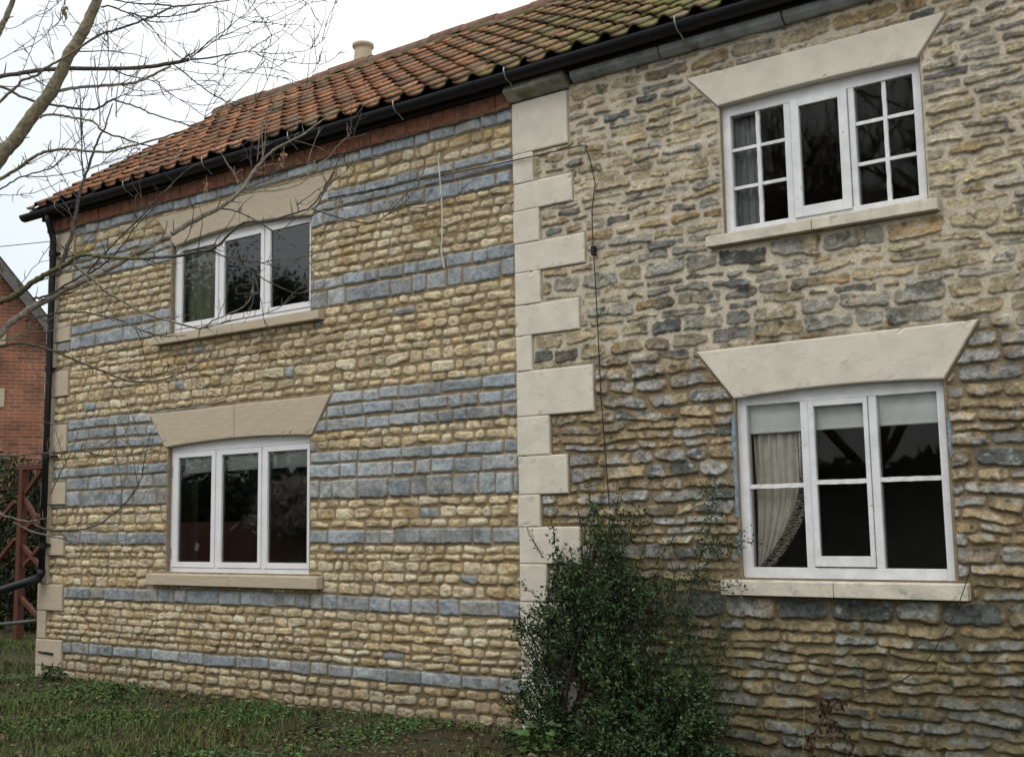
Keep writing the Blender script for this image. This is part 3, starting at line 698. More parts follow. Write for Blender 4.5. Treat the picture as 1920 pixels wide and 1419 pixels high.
for z_ in (4.45, 3.2, 2.27, 1.35):
    m_ = MB(); m_.tube([(DPX-.004, -.085, z_-.03), (DPX-.004, -.085, z_+.03)], rr+.007, 14); m_.bar((DPX-.06,-.045,z_), (DPX+.13 if z_ == 2.27 else DPX+.06,-.045,z_), .022, .02); m_.build('pipe_clip', M_black, dp)
m_ = MB(); m_.tube([(DPX-.01,-.085,1.10),(DPX-.012,-.087,1.05),(DPX-.04,-.09,1.02),(DPX-.12,-.09,.985)], rr+.006, 12); m_.build('pipe_shoe', M_black, dp, smooth=True)
m_ = MB(); m_.tube([(-10.93,-.035,.252),(-10.80,-.042,.247)], .013, 6); m_.tube([(-11.06,-.035,.255),(-10.93,-.042,.250)], .010, 6); m_.build('iron_hook', M_black, H)

# ------------------------------------------------------------ things in and on the windows
def folds(name, mt, x0, x1, z0, z1, y, amp, nf, shape=None, label=None, cat='curtain'):
    nx, nz_ = 70, 40; V = []; 
    for j in range(nz_):
        t = j/(nz_-1); zz = z1+(z0-z1)*t
        for i in range(nx):
            s_ = i/(nx-1); a, b = (x0, x1) if shape is None else shape(t)
            V.append((a+(b-a)*s_, y+amp*math.sin(s_*nf*6.28+1.5*math.sin(t*2))*(1-.3*t)+.4*amp*math.sin(s_*nf*2.3*6.28), zz))
    Q = [(j*nx+i, j*nx+i+1, (j+1)*nx+i+1, (j+1)*nx+i) for j in range(nz_-1) for i in range(nx-1)]
    o = npmesh(name, V, Q, mt, smooth=True); mo = o.modifiers.new('cloth', 'SOLIDIFY'); mo.thickness = .004
    return tag(o, label, cat)
M_curt = mat('pale_curtain', (.76,.71,.62), .95, .1, 20, .1, 200)
# swagged curtain with a dark patterned leading edge
def swag(t): 
    t2 = max(0, (t-.35)/.65); return (-3.13, -2.775-.30*t2**1.8*1.0)
cv = folds('curtain', M_curt, 0, 0, 1.17, 2.10, .17, .020, 5, swag, 'cream curtain gathered to the left inside the lower old window', 'curtain')
M_zeb = newmat('patterned_border'); t_ = M_zeb[1]; b_ = M_zeb[2]
wv = t_.nodes.new('ShaderNodeTexWave'); wv.inputs['Scale'].default_value = 16; wv.inputs['Distortion'].default_value = 9; wv.inputs['Detail Scale'].default_value = 2.0; wv.bands_direction = 'Z'
tcc = t_.nodes.new('ShaderNodeTexCoord'); t_.links.new(tcc.outputs['Object'], wv.inputs['Vector'])
rp = t_.nodes.new('ShaderNodeValToRGB'); rp.color_ramp.elements[0].position = .38; rp.color_ramp.elements[0].color = (.03,.028,.026,1); rp.color_ramp.elements[1].position = .52; rp.color_ramp.elements[1].color = (.36,.31,.25,1)
t_.links.new(wv.outputs['Fac'], rp.inputs[0]); t_.links.new(rp.outputs[0], b_.inputs['Base Color']); b_.inputs['Roughness'].default_value = .95
V = []; nx, nz_ = 16, 50
for j in range(nz_):
    t = j/(nz_-1); x1 = swag(t)[1]; wd = .11-.02*t
    for i in range(nx):
        s_ = i/(nx-1); V.append((x1-wd*.35+wd*s_, .135+.010*math.sin(s_*9+t*4), 2.10+(1.19-2.10)*t))
bo = npmesh('border', V, [(j*nx+i, j*nx+i+1, (j+1)*nx+i+1, (j+1)*nx+i) for j in range(nz_-1) for i in range(nx-1)], M_zeb[0], cv, smooth=True)
def blind(name, x0, x1, z0, z1, y, label):
    m_ = MB(); m_.box(x0, x1, y, y+.006, z0, z1); o = m_.build(name, M_blind); tag(o, label, 'blind')
    m_ = MB(); m_.tube([(x0, y+.003, z0), (x1, y+.003, z0)], .010, 8); m_.build('bottom_bar', M_blind, o); return o
blind('roller_blind', -3.14, -1.86, 2.075, 2.36, .105, 'pale roller blind pulled part way down in the lower old window')
blind('roller_blind', -9.0, -7.2, 2.03, 2.36, .10, 'pale roller blind at the head of the lower new window')
M_green = mat('green_curtain', (.50,.52,.36), .95, .1, 20)
folds('curtain', M_green, -9.02, -8.42, 3.40, 4.30, .15, .02, 4, None, 'dull green curtain behind the left light of the upper new window')
M_ltcurt = mat('grey_net_curtain', (.30,.30,.30), .95, .1, 20)
folds('curtain', M_ltcurt, -3.19, -3.00, 3.42, 4.3, .14, .012, 3, None, 'grey curtain edge behind the left panes of the small-paned window')
M_card = mat('white_card', (.7,.72,.7), .8, .05, 10)
m_ = MB(); m_.add([(-8.745,.075,1.30),(-8.69,.075,1.285),(-8.675,.075,1.35),(-8.725,.075,1.375),(-8.745,.078,1.30),(-8.69,.078,1.285),(-8.675,.078,1.35),(-8.725,.078,1.375)], [(0,1,2,3),(7,6,5,4),(0,4,5,1),(1,5,6,2),(2,6,7,3),(3,7,4,0)])
tag(m_.build('paper_tag', M_card), 'small white paper tag low in the left light of the lower new window', 'tag')
m_ = MB(); m_.add([(-7.50,.075,2.035),(-7.38,.075,2.02),(-7.45,.075,1.965),(-7.50,.078,2.035),(-7.38,.078,2.02),(-7.45,.078,1.965)], [(0,2,1),(3,4,5),(0,3,5,2),(2,5,4,1),(1,4,3,0)])
tag(m_.build('paper_tag', M_card), 'torn white paper scrap under the blind in the right light', 'tag')

# cables on the wall ---------------------------------------------------------------
M_cable = mat('black_cable', (.02,.02,.022), .6, .1, 10)
M_cord = mat('white_cord', (.62,.62,.58), .7, .1, 10)
att = F(1095, 272, -.06); far = P(-40, 466, 13.5)
m_ = MB(); pts = [att+(far-att)*t-np.array([0,0,.10*4*t*(1-t)]) for t in np.linspace(0, 1, 24)]
m_.tube(pts, .0045, 6); ov = tag(m_.build('overhead_cable', M_cable), 'thin black cable stretched across the front to a hook on the rubble wall', 'cable')
m_ = MB(); a = att+np.array([0,.05,0]); m_.tube([a, a+np.array([0,-.05,0]), a+np.array([-.03,-.05,.015])], .009, 6); m_.build('hook', M_iron, ov)
path = [(1097,275),(1107,302),(1116,345),(1110,395),(1111,440),(1113,470),(1118,560),(1123,660),(1128,760),(1136,860),(1143,955)]
m_ = MB(); m_.tube([F(x, y, -.055) for x, y in path], .0042, 6); dc = tag(m_.build('drop_cable', M_cable), 'black cable hanging down the rubble wall from the hook to the shrub', 'cable')
m_ = MB(); c = F(1112, 470, -.06); m_.box(c[0]-.014, c[0]+.014, -.072, -.03, c[2]-.035, c[2]+.035); m_.build('junction_box', M_black, dc, bevel=.004)
m_ = MB(); m_.tube([F(x, y, -.06) for x, y in ((824,287),(822,300),(826,350),(829,400),(829,440),(827,470),(833,503))], .0055, 6)
tag(m_.build('cord', M_cord), 'white cord dangling on the banded stone wall', 'cord')

# ------------------------------------------------------------ bare tree in front (left)
M_bark, t_, b_ = newmat('mossy_bark'); N = t_.nodes; L = t_.links
geo = N.new('ShaderNodeNewGeometry'); sx = N.new('ShaderNodeSeparateXYZ'); L.new(geo.outputs['Normal'], sx.inputs[0])
tcc = N.new('ShaderNodeTexCoord'); n1 = N.new('ShaderNodeTexNoise'); n1.inputs['Scale'].default_value = 9; n1.inputs['Detail'].default_value = 6; L.new(tcc.outputs['Object'], n1.inputs['Vector'])
n2 = N.new('ShaderNodeTexNoise'); n2.inputs['Scale'].default_value = 55; n2.inputs['Detail'].default_value = 5; L.new(tcc.outputs['Object'], n2.inputs['Vector'])
at = N.new('ShaderNodeAttribute'); at.attribute_name = 'Col'
vs_ = N.new('ShaderNodeVectorMath'); vs_.operation = 'SCALE'; L.new(at.outputs['Color'], vs_.inputs[0])
mr_ = N.new('ShaderNodeMapRange'); mr_.inputs[1].default_value = .3; mr_.inputs[2].default_value = .7; mr_.inputs[3].default_value = .55; mr_.inputs[4].default_value = 1.4; L.new(n2.outputs['Fac'], mr_.inputs[0]); L.new(mr_.outputs[0], vs_.inputs['Scale'])
ad = N.new('ShaderNodeMath'); ad.operation = 'ADD'; L.new(n1.outputs['Fac'], ad.inputs[0])
ml = N.new('ShaderNodeMath'); ml.operation = 'MULTIPLY'; ml.inputs[1].default_value = .22; L.new(sx.outputs['Z'], ml.inputs[0]); L.new(ml.outputs[0], ad.inputs[1])
m2 = N.new('ShaderNodeMapRange'); m2.inputs[1].default_value = .60; m2.inputs[2].default_value = .74; m2.inputs[4].default_value = .75; L.new(ad.outputs[0], m2.inputs[0])
mxx = N.new('ShaderNodeMix'); mxx.data_type = 'RGBA'; L.new(m2.outputs[0], mxx.inputs['Factor']); L.new(vs_.outputs[0], mxx.inputs['A']); mxx.inputs['B'].default_value = (.085,.090,.028,1)
L.new(mxx.outputs['Result'], b_.inputs['Base Color']); b_.inputs['Roughness'].default_value = .9; b_.inputs['Specular IOR Level'].default_value = .2
bp = N.new('ShaderNodeBump'); bp.inputs['Strength'].default_value = .5; bp.inputs['Distance'].default_value = .006; L.new(n2.outputs['Fac'], bp.inputs['Height']); L.new(bp.outputs[0], b_.inputs['Normal'])

S1 = .33827; S5 = .16913
views = {'1': (S1,0,0), '5': (S5,0,0), '6': (S5,0,240), '7': (S5,320,0), '8': (.28125,320,180), 'c': (S5,0,400), 'w': (.19737,280,380), '4': (S1,0,470), 'p': (.28194,0,800)}
BR = [
 ('1',90,58,1,[(-70,960),(20,845),(90,770),(180,640),(260,540),(330,420),(380,310),(440,210),(490,120),(530,20),(570,-110)]),
 ('1',40,30,1,[(-60,330),(-20,220),(10,150),(50,60),(95,-60)]),
 ('1',27,23,0,[(-60,430),(60,415),(200,392),(400,380),(640,382),(850,368),(960,350),(1050,330)]),
 ('5',36,26,1,[(-60,1180),(100,1040),(200,950),(250,890),(400,840),(500,760),(620,690),(760,610),(900,520),(940,490)]),
 ('5',30,24,0,[(940,490),(1080,400),(1180,360),(1300,330),(1480,265),(1650,200),(1760,150),(1892,85)]),
 ('7',24,14,0,[(0,70),(150,65),(350,45),(550,20),(800,-30)]),
 ('5',16,22,0,[(1190,-30),(1300,10),(1500,40),(1700,52),(1892,62)]),
 ('5',22,13,0,[(1120,80),(1220,70),(1350,120),(1480,160),(1650,190),(1892,180),(2030,155),(2200,110),(2330,60)]),
 ('5',10,7,0,[(1010,300),(1180,250),(1400,180),(1600,130),(1890,88)]),
 ('7',10,3,0,[(430,65),(580,110),(760,195),(880,240),(1000,255),(1130,240),(1330,160),(1440,90),(1570,20)]),
 ('7',5,3,0,[(760,195),(900,190),(1010,200)]),
 ('7',7,4,0,[(820,-10),(920,35),(1050,40),(1200,35),(1480,0)]),
 ('7',6,4,0,[(800,-10),(840,130)]),
 ('7',17,7,0,[(215,655),(380,500),(510,400),(620,330),(750,220),(850,130),(940,10)]),
 ('7',15,4,0,[(300,590),(400,520),(570,410),(700,350),(880,270),(1000,215),(1150,170),(1300,90),(1480,0)]),
 ('7',24,12,0,[(215,665),(450,640),(620,610),(800,580),(880,570)]),
 ('7',13,3,0,[(880,570),(1050,590),(1230,595),(1400,580),(1550,545),(1690,440),(1720,400),(1780,200),(1840,-20)]),
 ('7',10,3,0,[(860,580),(1000,620),(1200,670),(1400,705),(1600,715),(1700,705),(1800,655),(1900,570)]),
 ('7',13,4,0,[(240,680),(400,710),(600,750),(800,790),(1000,825),(1150,850),(1270,860),(1400,910),(1620,905)]),
 ('7',19,7,0,[(60,740),(150,810),(300,930),(450,1040),(640,1140),(850,1220),(1050,1230),(1200,1210),(1320,1150),(1500,1090)]),
 ('7',9,3,0,[(870,565),(960,500),(1050,440),(1130,385),(1230,340),(1320,220),(1420,120),(1540,0)]),
 ('7',9,4,0,[(360,1370),(430,1150),(510,1010),(570,860),(610,720),(590,650)]),
 ('7',9,4,0,[(900,1170),(1000,1030),(1090,850),(1150,650),(1205,490)]),
 ('7',11,5,0,[(510,1260),(640,1130),(760,1000),(870,880),(960,750),(1050,570),(1110,450),(1125,380)]),
 ('7',7,3,0,[(1480,1000),(1560,850),(1630,700),(1690,500)]),
 ('7',6,3,0,[(1560,540),(1640,380),(1700,225)]),
 ('7',6,3,0,[(1010,225),(1070,310),(1120,385)]),
 ('7',6,3,0,[(1240,340),(1340,380),(1420,310),(1500,200)]),
 ('7',8,4,0,[(0,1010),(170,970),(310,940),(420,890),(540,800)]),
 ('7',8,3,0,[(0,765),(200,795),(390,820),(580,825),(740,815),(870,775),(1000,750),(1190,735),(1320,650),(1390,640)]),
 ('7',7,3,0,[(0,1045),(110,1110),(240,1145),(400,1165),(560,1130)]),
 ('5',34,26,0,[(-80,930),(130,1020),(250,1080),(400,1130),(600,1170),(800,1200),(1000,1215),(1100,1190),(1200,1130),(1290,1090)]),
 ('5',22,14,0,[(1270,1110),(1400,1150),(1550,1200),(1700,1270),(1892,1330),(2070,1385),(2230,1400),(2400,1395)]),
 ('5',12,6,0,[(1290,1090),(1440,1020),(1500,950),(1600,850)]),
 ('5',10,8,0,[(1400,1050),(1480,1065),(1700,1040),(1892,1010)]),
 ('5',8,4,0,[(1690,860),(1780,940),(1900,1050)]),
 ('5',42,30,2,[(660,1010),(800,980),(1000,960),(1200,950),(1400,930),(1550,905),(1700,830),(1892,740)]),
 ('5',32,28,2,[(440,1310),(520,1275),(650,1275),(800,1300),(950,1330),(1050,1360),(1110,1430)]),
 ('6',26,10,0,[(1110,20),(1200,60),(1350,110),(1500,160),(1650,200),(1800,240),(1950,260),(2100,300)]),
 ('6',46,20,1,[(-60,610),(80,520),(230,430),(330,350),(450,280),(600,245),(800,240),(1000,262),(1200,265),(1350,230),(1500,190),(1650,150),(1892,75),(2050,35)]),
 ('6',60,14,0,[(640,1640),(690,1500),(740,1350),(800,1150),(830,1000),(870,800),(920,600),(980,430),(1040,260),(1100,100),(1160,0),(1200,-120),(1250,-270)]),
 ('6',20,11,0,[(930,550),(910,350),(905,150),(895,0),(890,-270),(885,-420)]),
 ('6',14,7,0,[(800,1010),(740,870),(640,740),(540,600),(480,490)]),
 ('6',12,6,0,[(865,790),(760,650),(680,510),(610,360),(560,280)]),
 ('6',14,6,0,[(880,790),(1050,700),(1180,560),(1300,430),(1420,300),(1490,220)]),
 ('6',24,8,0,[(-60,700),(0,680),(150,590),(280,530),(450,480),(560,450),(650,380),(760,280),(870,150),(950,80),(1060,-10)]),
 ('6',15,5,0,[(300,540),(500,540),(680,520),(850,480),(960,450),(1100,410),(1250,355),(1400,310),(1500,270),(1560,220)]),
 ('6',10,4,0,[(-40,745),(120,742),(250,735),(420,705),(580,640),(700,570)]),
 ('5',10,6,0,[(1240,1080),(1225,900),(1210,700),(1195,500),(1190,300),(1150,110)]),
 ('5',15,6,0,[(1110,1400),(1100,1200),(1085,1000),(1075,850),(1100,700),(1150,450),(1160,390)]),
 ('5',15,5,0,[(1290,1300),(1290,1100),(1320,900),(1330,780),(1340,700)]),
 ('5',9,3,0,[(250,800),(320,620),(400,400),(460,220),(540,30),(560,-30)]),
 ('5',8,3,0,[(-20,670),(140,590),(270,540),(420,470),(540,350),(640,260),(690,190)]),
 ('5',9,3,0,[(30,300),(110,320),(240,270),(380,190),(500,140),(620,60),(690,0)]),
 ('5',6,3,0,[(410,780),(340,640),(270,530),(250,480)]),
 ('5',6,3,0,[(600,690),(590,600),(560,500),(540,370),(520,320)]),
 ('5',6,3,0,[(830,440),(770,350),(710,260),(690,190),(730,110),(720,40)]),
 ('5',6,3,0,[(905,295),(830,220),(760,130),(740,90)]),
 ('5',7,3,0,[(480,1040),(440,880),(410,790)]),
 ('c',84,36,3,[(-160,1010),(-20,975),(100,945),(200,890),(300,810),(420,730),(540,660),(640,610),(740,560),(820,500),(930,460),(1050,470),(1200,490),(1400,500),(1660,500)]),
 ('w',36,8,0,[(0,525),(250,510),(450,470),(600,440),(700,360),(850,220),(950,180),(1150,170),(1350,110),(1500,60),(1580,-10),(1640,-100),(1720,-240),(1780,-360),(1810,-450)]),
 ('8',5,3,2,[(1190,290),(1178,230),(1175,180)]), ('8',6,3,0,[(1195,285),(1205,150),(1208,-10)]), ('8',6,3,0,[(1210,285),(1245,190),(1285,50)]),
 ('w',17,6,0,[(590,460),(720,510),(900,550),(1050,570),(1200,545),(1400,535),(1580,490)]),
 ('w',16,5,0,[(830,540),(950,640),(1100,730),(1250,810),(1400,860),(1560,835),(1690,770)]),
 ('w',17,6,0,[(1050,195),(1180,270),(1300,360),(1420,440),(1600,490)]),
 ('8',13,4,0,[(940,750),(1050,790),(1200,830),(1350,845),(1450,790),(1530,735),(1620,650),(1680,520),(1695,400)]),
 ('8',7,3,0,[(1530,735),(1650,745),(1800,710),(1930,655)]),
 ('8',9,4,0,[(840,730),(930,660),(1020,600),(1060,560)]),
 ('8',6,3,0,[(1140,470),(1250,455),(1350,425),(1450,390),(1560,340)]),
 ('c',88,60,2,[(-200,1500),(-30,1370),(100,1230),(250,1120),(400,1020),(600,920),(760,830),(950,740),(1100,670),(1250,590),(1450,470),(1600,400),(1750,310),(1892,255)]),
 ('8',40,10,2,[(0,920),(120,850),(300,760),(400,690),(480,620),(520,550),(580,470),(650,390),(720,340),(860,270),(960,200),(1060,130)]),
 ('8',11,5,2,[(480,640),(600,640),(730,625),(830,600),(900,560),(940,480),(962,430)]),
 ('8',10,4,0,[(480,625),(620,570),(700,540),(840,485)]),
 ('8',12,6,2,[(578,440),(590,300),(612,138)]), ('8',9,5,2,[(445,590),(420,510),(345,398)]), ('8',7,4,0,[(680,540),(720,490),(835,435)]),
 ('8',12,8,0,[(330,750),(430,765),(520,805),(600,850)]),
 ('8',7,3,0,[(545,480),(530,380),(545,260)]),
 ('c',30,16,0,[(370,950),(500,920),(600,880),(750,780),(950,670),(1050,560),(1200,400),(1400,200),(1600,0),(1750,-170),(1900,-300)]),
 ('c',24,10,0,[(950,690),(1100,600),(1250,480),(1400,300),(1500,150),(1650,0),(1760,-120)]),
 ('c',36,26,2,[(810,570),(930,660),(1050,750),(1150,850),(1280,930),(1450,1030),(1600,1110),(1750,1160),(1892,1195)]),
 ('4',14,5,2,[(940,390),(1050,422),(1120,430),(1200,380),(1350,310),(1410,220)]),
 ('4',9,4,0,[(1120,430),(1300,385),(1500,340),(1640,250)]), ('4',7,4,0,[(1110,435),(1090,520)]),
 ('c',26,12,0,[(280,1190),(550,1120),(800,1095),(1000,1110),(1200,1150),(1380,1200),(1500,1270),(1700,1340),(1892,1365)]),
 ('4',8,4,0,[(820,455),(900,475),(1030,470)]),
 ('4',18,5,0,[(-60,540),(100,515),(250,540),(400,600),(550,660),(700,720),(820,725),(950,700),(1080,640),(1190,570)]),
 ('4',6,3,0,[(690,695),(800,700),(900,680),(1060,635)]),
 ('4',12,4,0,[(-60,1138),(150,1130),(300,1120),(460,1110),(560,1135),(720,1135),(850,1090),(915,1048)]),
 ('4',11,5,0,[(280,1345),(340,1220),(400,1100),(435,1005)]),
 ('p',19,6,2,[(-60,540),(0,578),(80,605),(180,628),(300,610),(345,600)]),
 ('p',18,5,0,[(215,635),(300,680),(430,690),(570,675),(690,630),(800,540),(880,450),(940,340),(965,200),(1005,20)]),
 ('p',15,4,2,[(90,635),(200,690),(350,730),(500,760),(650,770),(800,755),(980,700),(1035,665)]),
 ('c',14,5,2,[(-60,1440),(0,1419),(200,1350),(350,1260),(480,1200),(620,1150)]),
 ('c',9,4,2,[(300,1310),(500,1310),(700,1260),(900,1200)]),
 ('c',9,3,0,[(225,800),(300,690),(400,570),(480,470),(550,360)]),
 ('c',8,3,0,[(600,240),(620,330),(700,420)]), ('c',10,4,0,[(740,465),(860,400),(960,310),(1090,180)]),
]
def cat_rom(pts, n):
    out = []; k = len(pts)
    for i in range(k-1):
        p0 = pts[max(i-1, 0)]; p1 = pts[i]; p2 = pts[i+1]; p3 = pts[min(i+2, k-1)]
        for s_ in range(n):
            t = s_/n; out.append(.5*((2*p1)+(-p0+p2)*t+(2*p0-5*p1+4*p2-p3)*t*t+(-p0+3*p1-3*p2+p3)*t**3))
    out.append(pts[-1]); return out
TREE = empty('bare_tree', (-4.95, -4.3, 0), 'bare winter tree with mossy limbs spreading twigs across the left of the house', 'tree')
rt = np.random.RandomState(17)
done = []      # (px, py, depth) of finished points, for joining
BASEC = {0: (.105,.088,.082), 1: (.205,.175,.12), 2: (.27,.235,.195), 3: (.12,.115,.06)}
DTR = 5.6
def nrm(v): return v/(np.linalg.norm(v)+1e-9)
def twig(mb, cols, p, d, L, r, col, depth=0):
    n = 5; pts = [p]; q = p.copy(); dd = d.copy()
    for i in range(n):
        dd = nrm(dd+rt.normal(0, .16, 3)+np.array([0,0,.05])); q = q+dd*L/n; pts.append(q.copy())
    rad = list(np.linspace(r, max(r*.45, .0010), n+1)); k0 = len(mb.v); mb.tube(pts, rad, 4, cap=False); cols += [col]*(len(mb.v)-k0)
    if depth < 2:
        for _ in range(rt.poisson(L*(9 if depth == 0 else 6))):
            i = rt.randint(1, n); nd = nrm(dd+rt.normal(0, .75, 3)); twig(mb, cols, pts[i], nd, L*rt.uniform(.15,.45), r*.65, col, depth+1)
    # bud at the tip
for (vw, w0, w1, kind, pts) in BR:
    s_, ox, oy = views[vw]; P2 = [np.array([ox+s_*x, oy+s_*y]) for x, y in pts]
    st = P2[0]; dep0 = DTR; best = 1e9
    for (x, y, d) in done:
        q = (x-st[0])**2+(y-st[1])**2
        if q < best: best = q; dj = d
    dep0 = dj if (done and best < 14**2) else DTR+rt.uniform(-.25,.35)
    lenpx = sum(np.linalg.norm(P2[i+1]-P2[i]) for i in range(len(P2)-1))
    dep1 = dep0+rt.uniform(-.35,.55)*min(1, lenpx/250)
    sm = cat_rom(P2, 4); k = len(sm); mb = MB(); cols = []; wp = []; rad = []; bc = np.array(BASEC[kind])
    for i, p in enumerate(sm):
        t = i/(k-1); d = dep0+(dep1-dep0)*t
        jit = rt.normal(0, .6, 2) if 0 < i < k-1 else 0
        wp.append(P(*(p+jit), d)); wpx = (w0+(w1-w0)*t)*s_; rad.append(max(.5*wpx*d/FPX*(.84+.12*rt.rand()), .0018)); done.append((p[0], p[1], d))
    ns = 12 if w0*s_ > 12 else 7 if w0*s_ > 3 else 5
    mb.tube(wp, rad, ns)
    for i in range(len(wp)):
        c_ = bc*(.85+.3*rt.rand()); cols += [c_]*ns
    # spurs and side twigs
    tot = sum(np.linalg.norm(wp[i+1]-wp[i]) for i in range(len(wp)-1))
    thick = w0*s_ > 12
    for _ in range(int(tot*(19 if not thick else 10))):
        i = rt.randint(1, len(wp)-1) if len(wp) > 2 else 0; f_ = rt.rand(); p = wp[i]*(1-f_)+wp[min(i+1, len(wp)-1)]*f_
        tg = nrm(wp[min(i+1, len(wp)-1)]-wp[max(i-1, 0)]); side = nrm(np.cross(tg, rt.normal(0, 1, 3)))
        d_ = nrm(side*.9+tg*.35+np.array([0,0,.25])); p = p+side*rad[i]*.6
        if rt.rand() < (.72 if vw in '1567' and w0*s_ < 6 else .80): L_ = rt.uniform(.018,.07); twig(mb, cols, p, d_, L_, max(.0022, min(.004, rad[i]*.35)), bc, 2)
        else: L_ = rt.uniform(.12,.42); twig(mb, cols, p, nrm(d_+tg*.6), L_, max(.0022, min(.004, rad[i]*.4)), bc, 0 if rt.rand() < .6 else 1)
    cc = np.ones((len(mb.v), 4)); cc[:, :3] = np.array(cols)
    mb.build('branch' if not (kind == 1 and w0 > 80) else 'limb', M_bark, TREE, smooth=True, col=cc, label='mossy green limb crossing the corner of the house' if kind == 3 else None)
# trunk, outside the left edge, that the limbs grow from
base = np.array([-4.95, -4.3, 0.0]); mb = MB(); tp = []
top = P(-150, 640, 5.6)
for t in np.linspace(0, 1, 9): tp.append(base+(np.array([top[0]-.25, top[1]-.1, 3.4])-base)*t+np.array([.03*math.sin(t*7), 0, 0]))
mb.tube(tp, np.linspace(.17, .085, 9), 14)
for tgt, r0 in ((P(-23.7, 325, 5.6), .045), (P(-20, 112, 5.6), .03), (P(-20, 145, 5.6), .018), (P(-27, 571, 5.6), .032), (P(-34, 654, 5.6), .03), (P(-10, 343, 5.6), .02), (P(-20, 650, 5.6), .012), (P(-20, 855, 5.6), .01), (P(-17, 952, 5.6), .01)):
    tz = min(3.3, max(.8, tgt[2]-.6)); tt = tz/3.4; s0 = tp[0]+(tp[-1]-tp[0])*tt
    mid_ = (s0+tgt)/2+np.array([0,0,-.08]); c_ = cat_rom([s0, mid_, tgt], 4); mb.tube(c_, np.linspace(r0*1.4, r0, len(c_)), 9)
cc = np.ones((len(mb.v), 4)); cc[:, :3] = (.14,.118,.08); mb.build('trunk', M_bark, TREE, smooth=True, col=cc)
M_seed = mat('dry_seed_cluster', (.34,.22,.14), .9, .3, 40)
for (x, y, s_) in ((387,340,1.0),(532,285,1.0),(356,262,.7),(122,12,1.0),(640,372,.7)):
    mb = MB(); c0 = P(x, y, 5.75)
    for k in range(int(16*s_)):
        a = c0+np.array([rt.normal(0,.007), rt.normal(0,.007), -abs(rt.normal(0,.035))*s_]); L_ = rt.uniform(.012,.026); dx = rt.normal(0, .006)
        mb.add([a, a+np.array([dx+.006,.003,-L_*.5]), a+np.array([dx,-.001,-L_]), a+np.array([dx-.006,-.003,-L_*.5])], [(0,1,2,3)])
    mb.tube([c0+np.array([0,0,.03]), c0, c0-np.array([0,0,.06*s_])], .0015, 4); mb.build('seed_cluster', M_seed, TREE)

# ------------------------------------------------------------ leaves
def leafmesh(name, C0, N0, D0, S, mt, parent=None, aspect=.45, fold=.25, col=None, label=None):
    # folded two-quad leaves; C0 base points, D0 long axis, N0 rough normal, S length
    D0 = D0/np.linalg.norm(D0, axis=1, keepdims=True); B = np.cross(N0, D0); B /= (np.linalg.norm(B, axis=1, keepdims=True)+1e-9); N1 = np.cross(D0, B)
    S = S[:, None]; w_ = S*aspect*.5
    v0 = C0; v3 = C0+D0*S; mid_ = C0+D0*S*.5-N1*S*.03
    v1 = C0+D0*S*.45+B*w_+N1*w_*fold; v2 = C0+D0*S*.45-B*w_+N1*w_*fold
    V = np.stack([v0, v1, v3, v2, mid_], 1).reshape(-1, 3); n = len(C0); i = np.arange(n)*5
    Q = np.concatenate([np.stack([i, i+4, i+2, i+1], 1), np.stack([i, i+3, i+2, i+4], 1)])
    cc = np.repeat(col, 5, 0)
    return npmesh(name, V, Q, mt, parent, col=cc, label=label)
def leafmat(name, rough=.45, spec=.45, trans=.15):
    M, t, b = newmat(name); a = t.nodes.new('ShaderNodeAttribute'); a.attribute_name = 'Col'
    t.links.new(a.outputs['Color'], b.inputs['Base Color']); b.inputs['Roughness'].default_value = rough; b.inputs['Specular IOR Level'].default_value = spec
    return M
M_leaf = leafmat('shrub_leaf', .6, .25); M_grass = leafmat('grass_blade', .7, .2); M_twigm = mat('shrub_stem', (.05,.038,.028), .9, .2, 30)

def inpoly(x, y, poly):
    c = False; n = len(poly)
    for i in range(n):
        x0, y0 = poly[i]; x1, y1 = poly[(i+1) % n]
        if (y0 > y) != (y1 > y) and x < (x1-x0)*(y-y0)/(y1-y0)+x0: c = not c
    return c
# shrub against the quoins -------------------------------------------------------
SH = [(968,1440),(985,1345),(972,1300),(992,1240),(976,1172),(984,1100),(1000,1085),(1008,1012),(1034,998),(1050,1045),(1078,1010),(1084,960),(1100,925),(1128,962),(1152,930),(1170,950),(1166,1000),(1150,1040),(1190,1082),(1228,1090),(1258,1112),(1238,1180),(1285,1200),(1300,1262),(1352,1300),(1408,1385),(1430,1470)]
SH = [(F(x, y, -.30)[0], F(x, y, -.30)[2]) for x, y in SH]; SH = SH[:-1]+[(SH[-1][0], -.15)]; SH[0] = (SH[0][0], -.15)
SHRUB = empty('shrub', (-4.35, -.35, 0), 'dense dark evergreen shrub growing up the cream quoins', 'shrub')
rs = np.random.RandomState(23); mb = MB(); LC = []; LD = []; LCol = []; LS = []
xs_ = [p[0] for p in SH]; zs_ = [p[1] for p in SH]; cnt = 0; roots = [np.array([-4.5,-.16,0]), np.array([-4.3,-.16,0]), np.array([-4.05,-.16,0])]
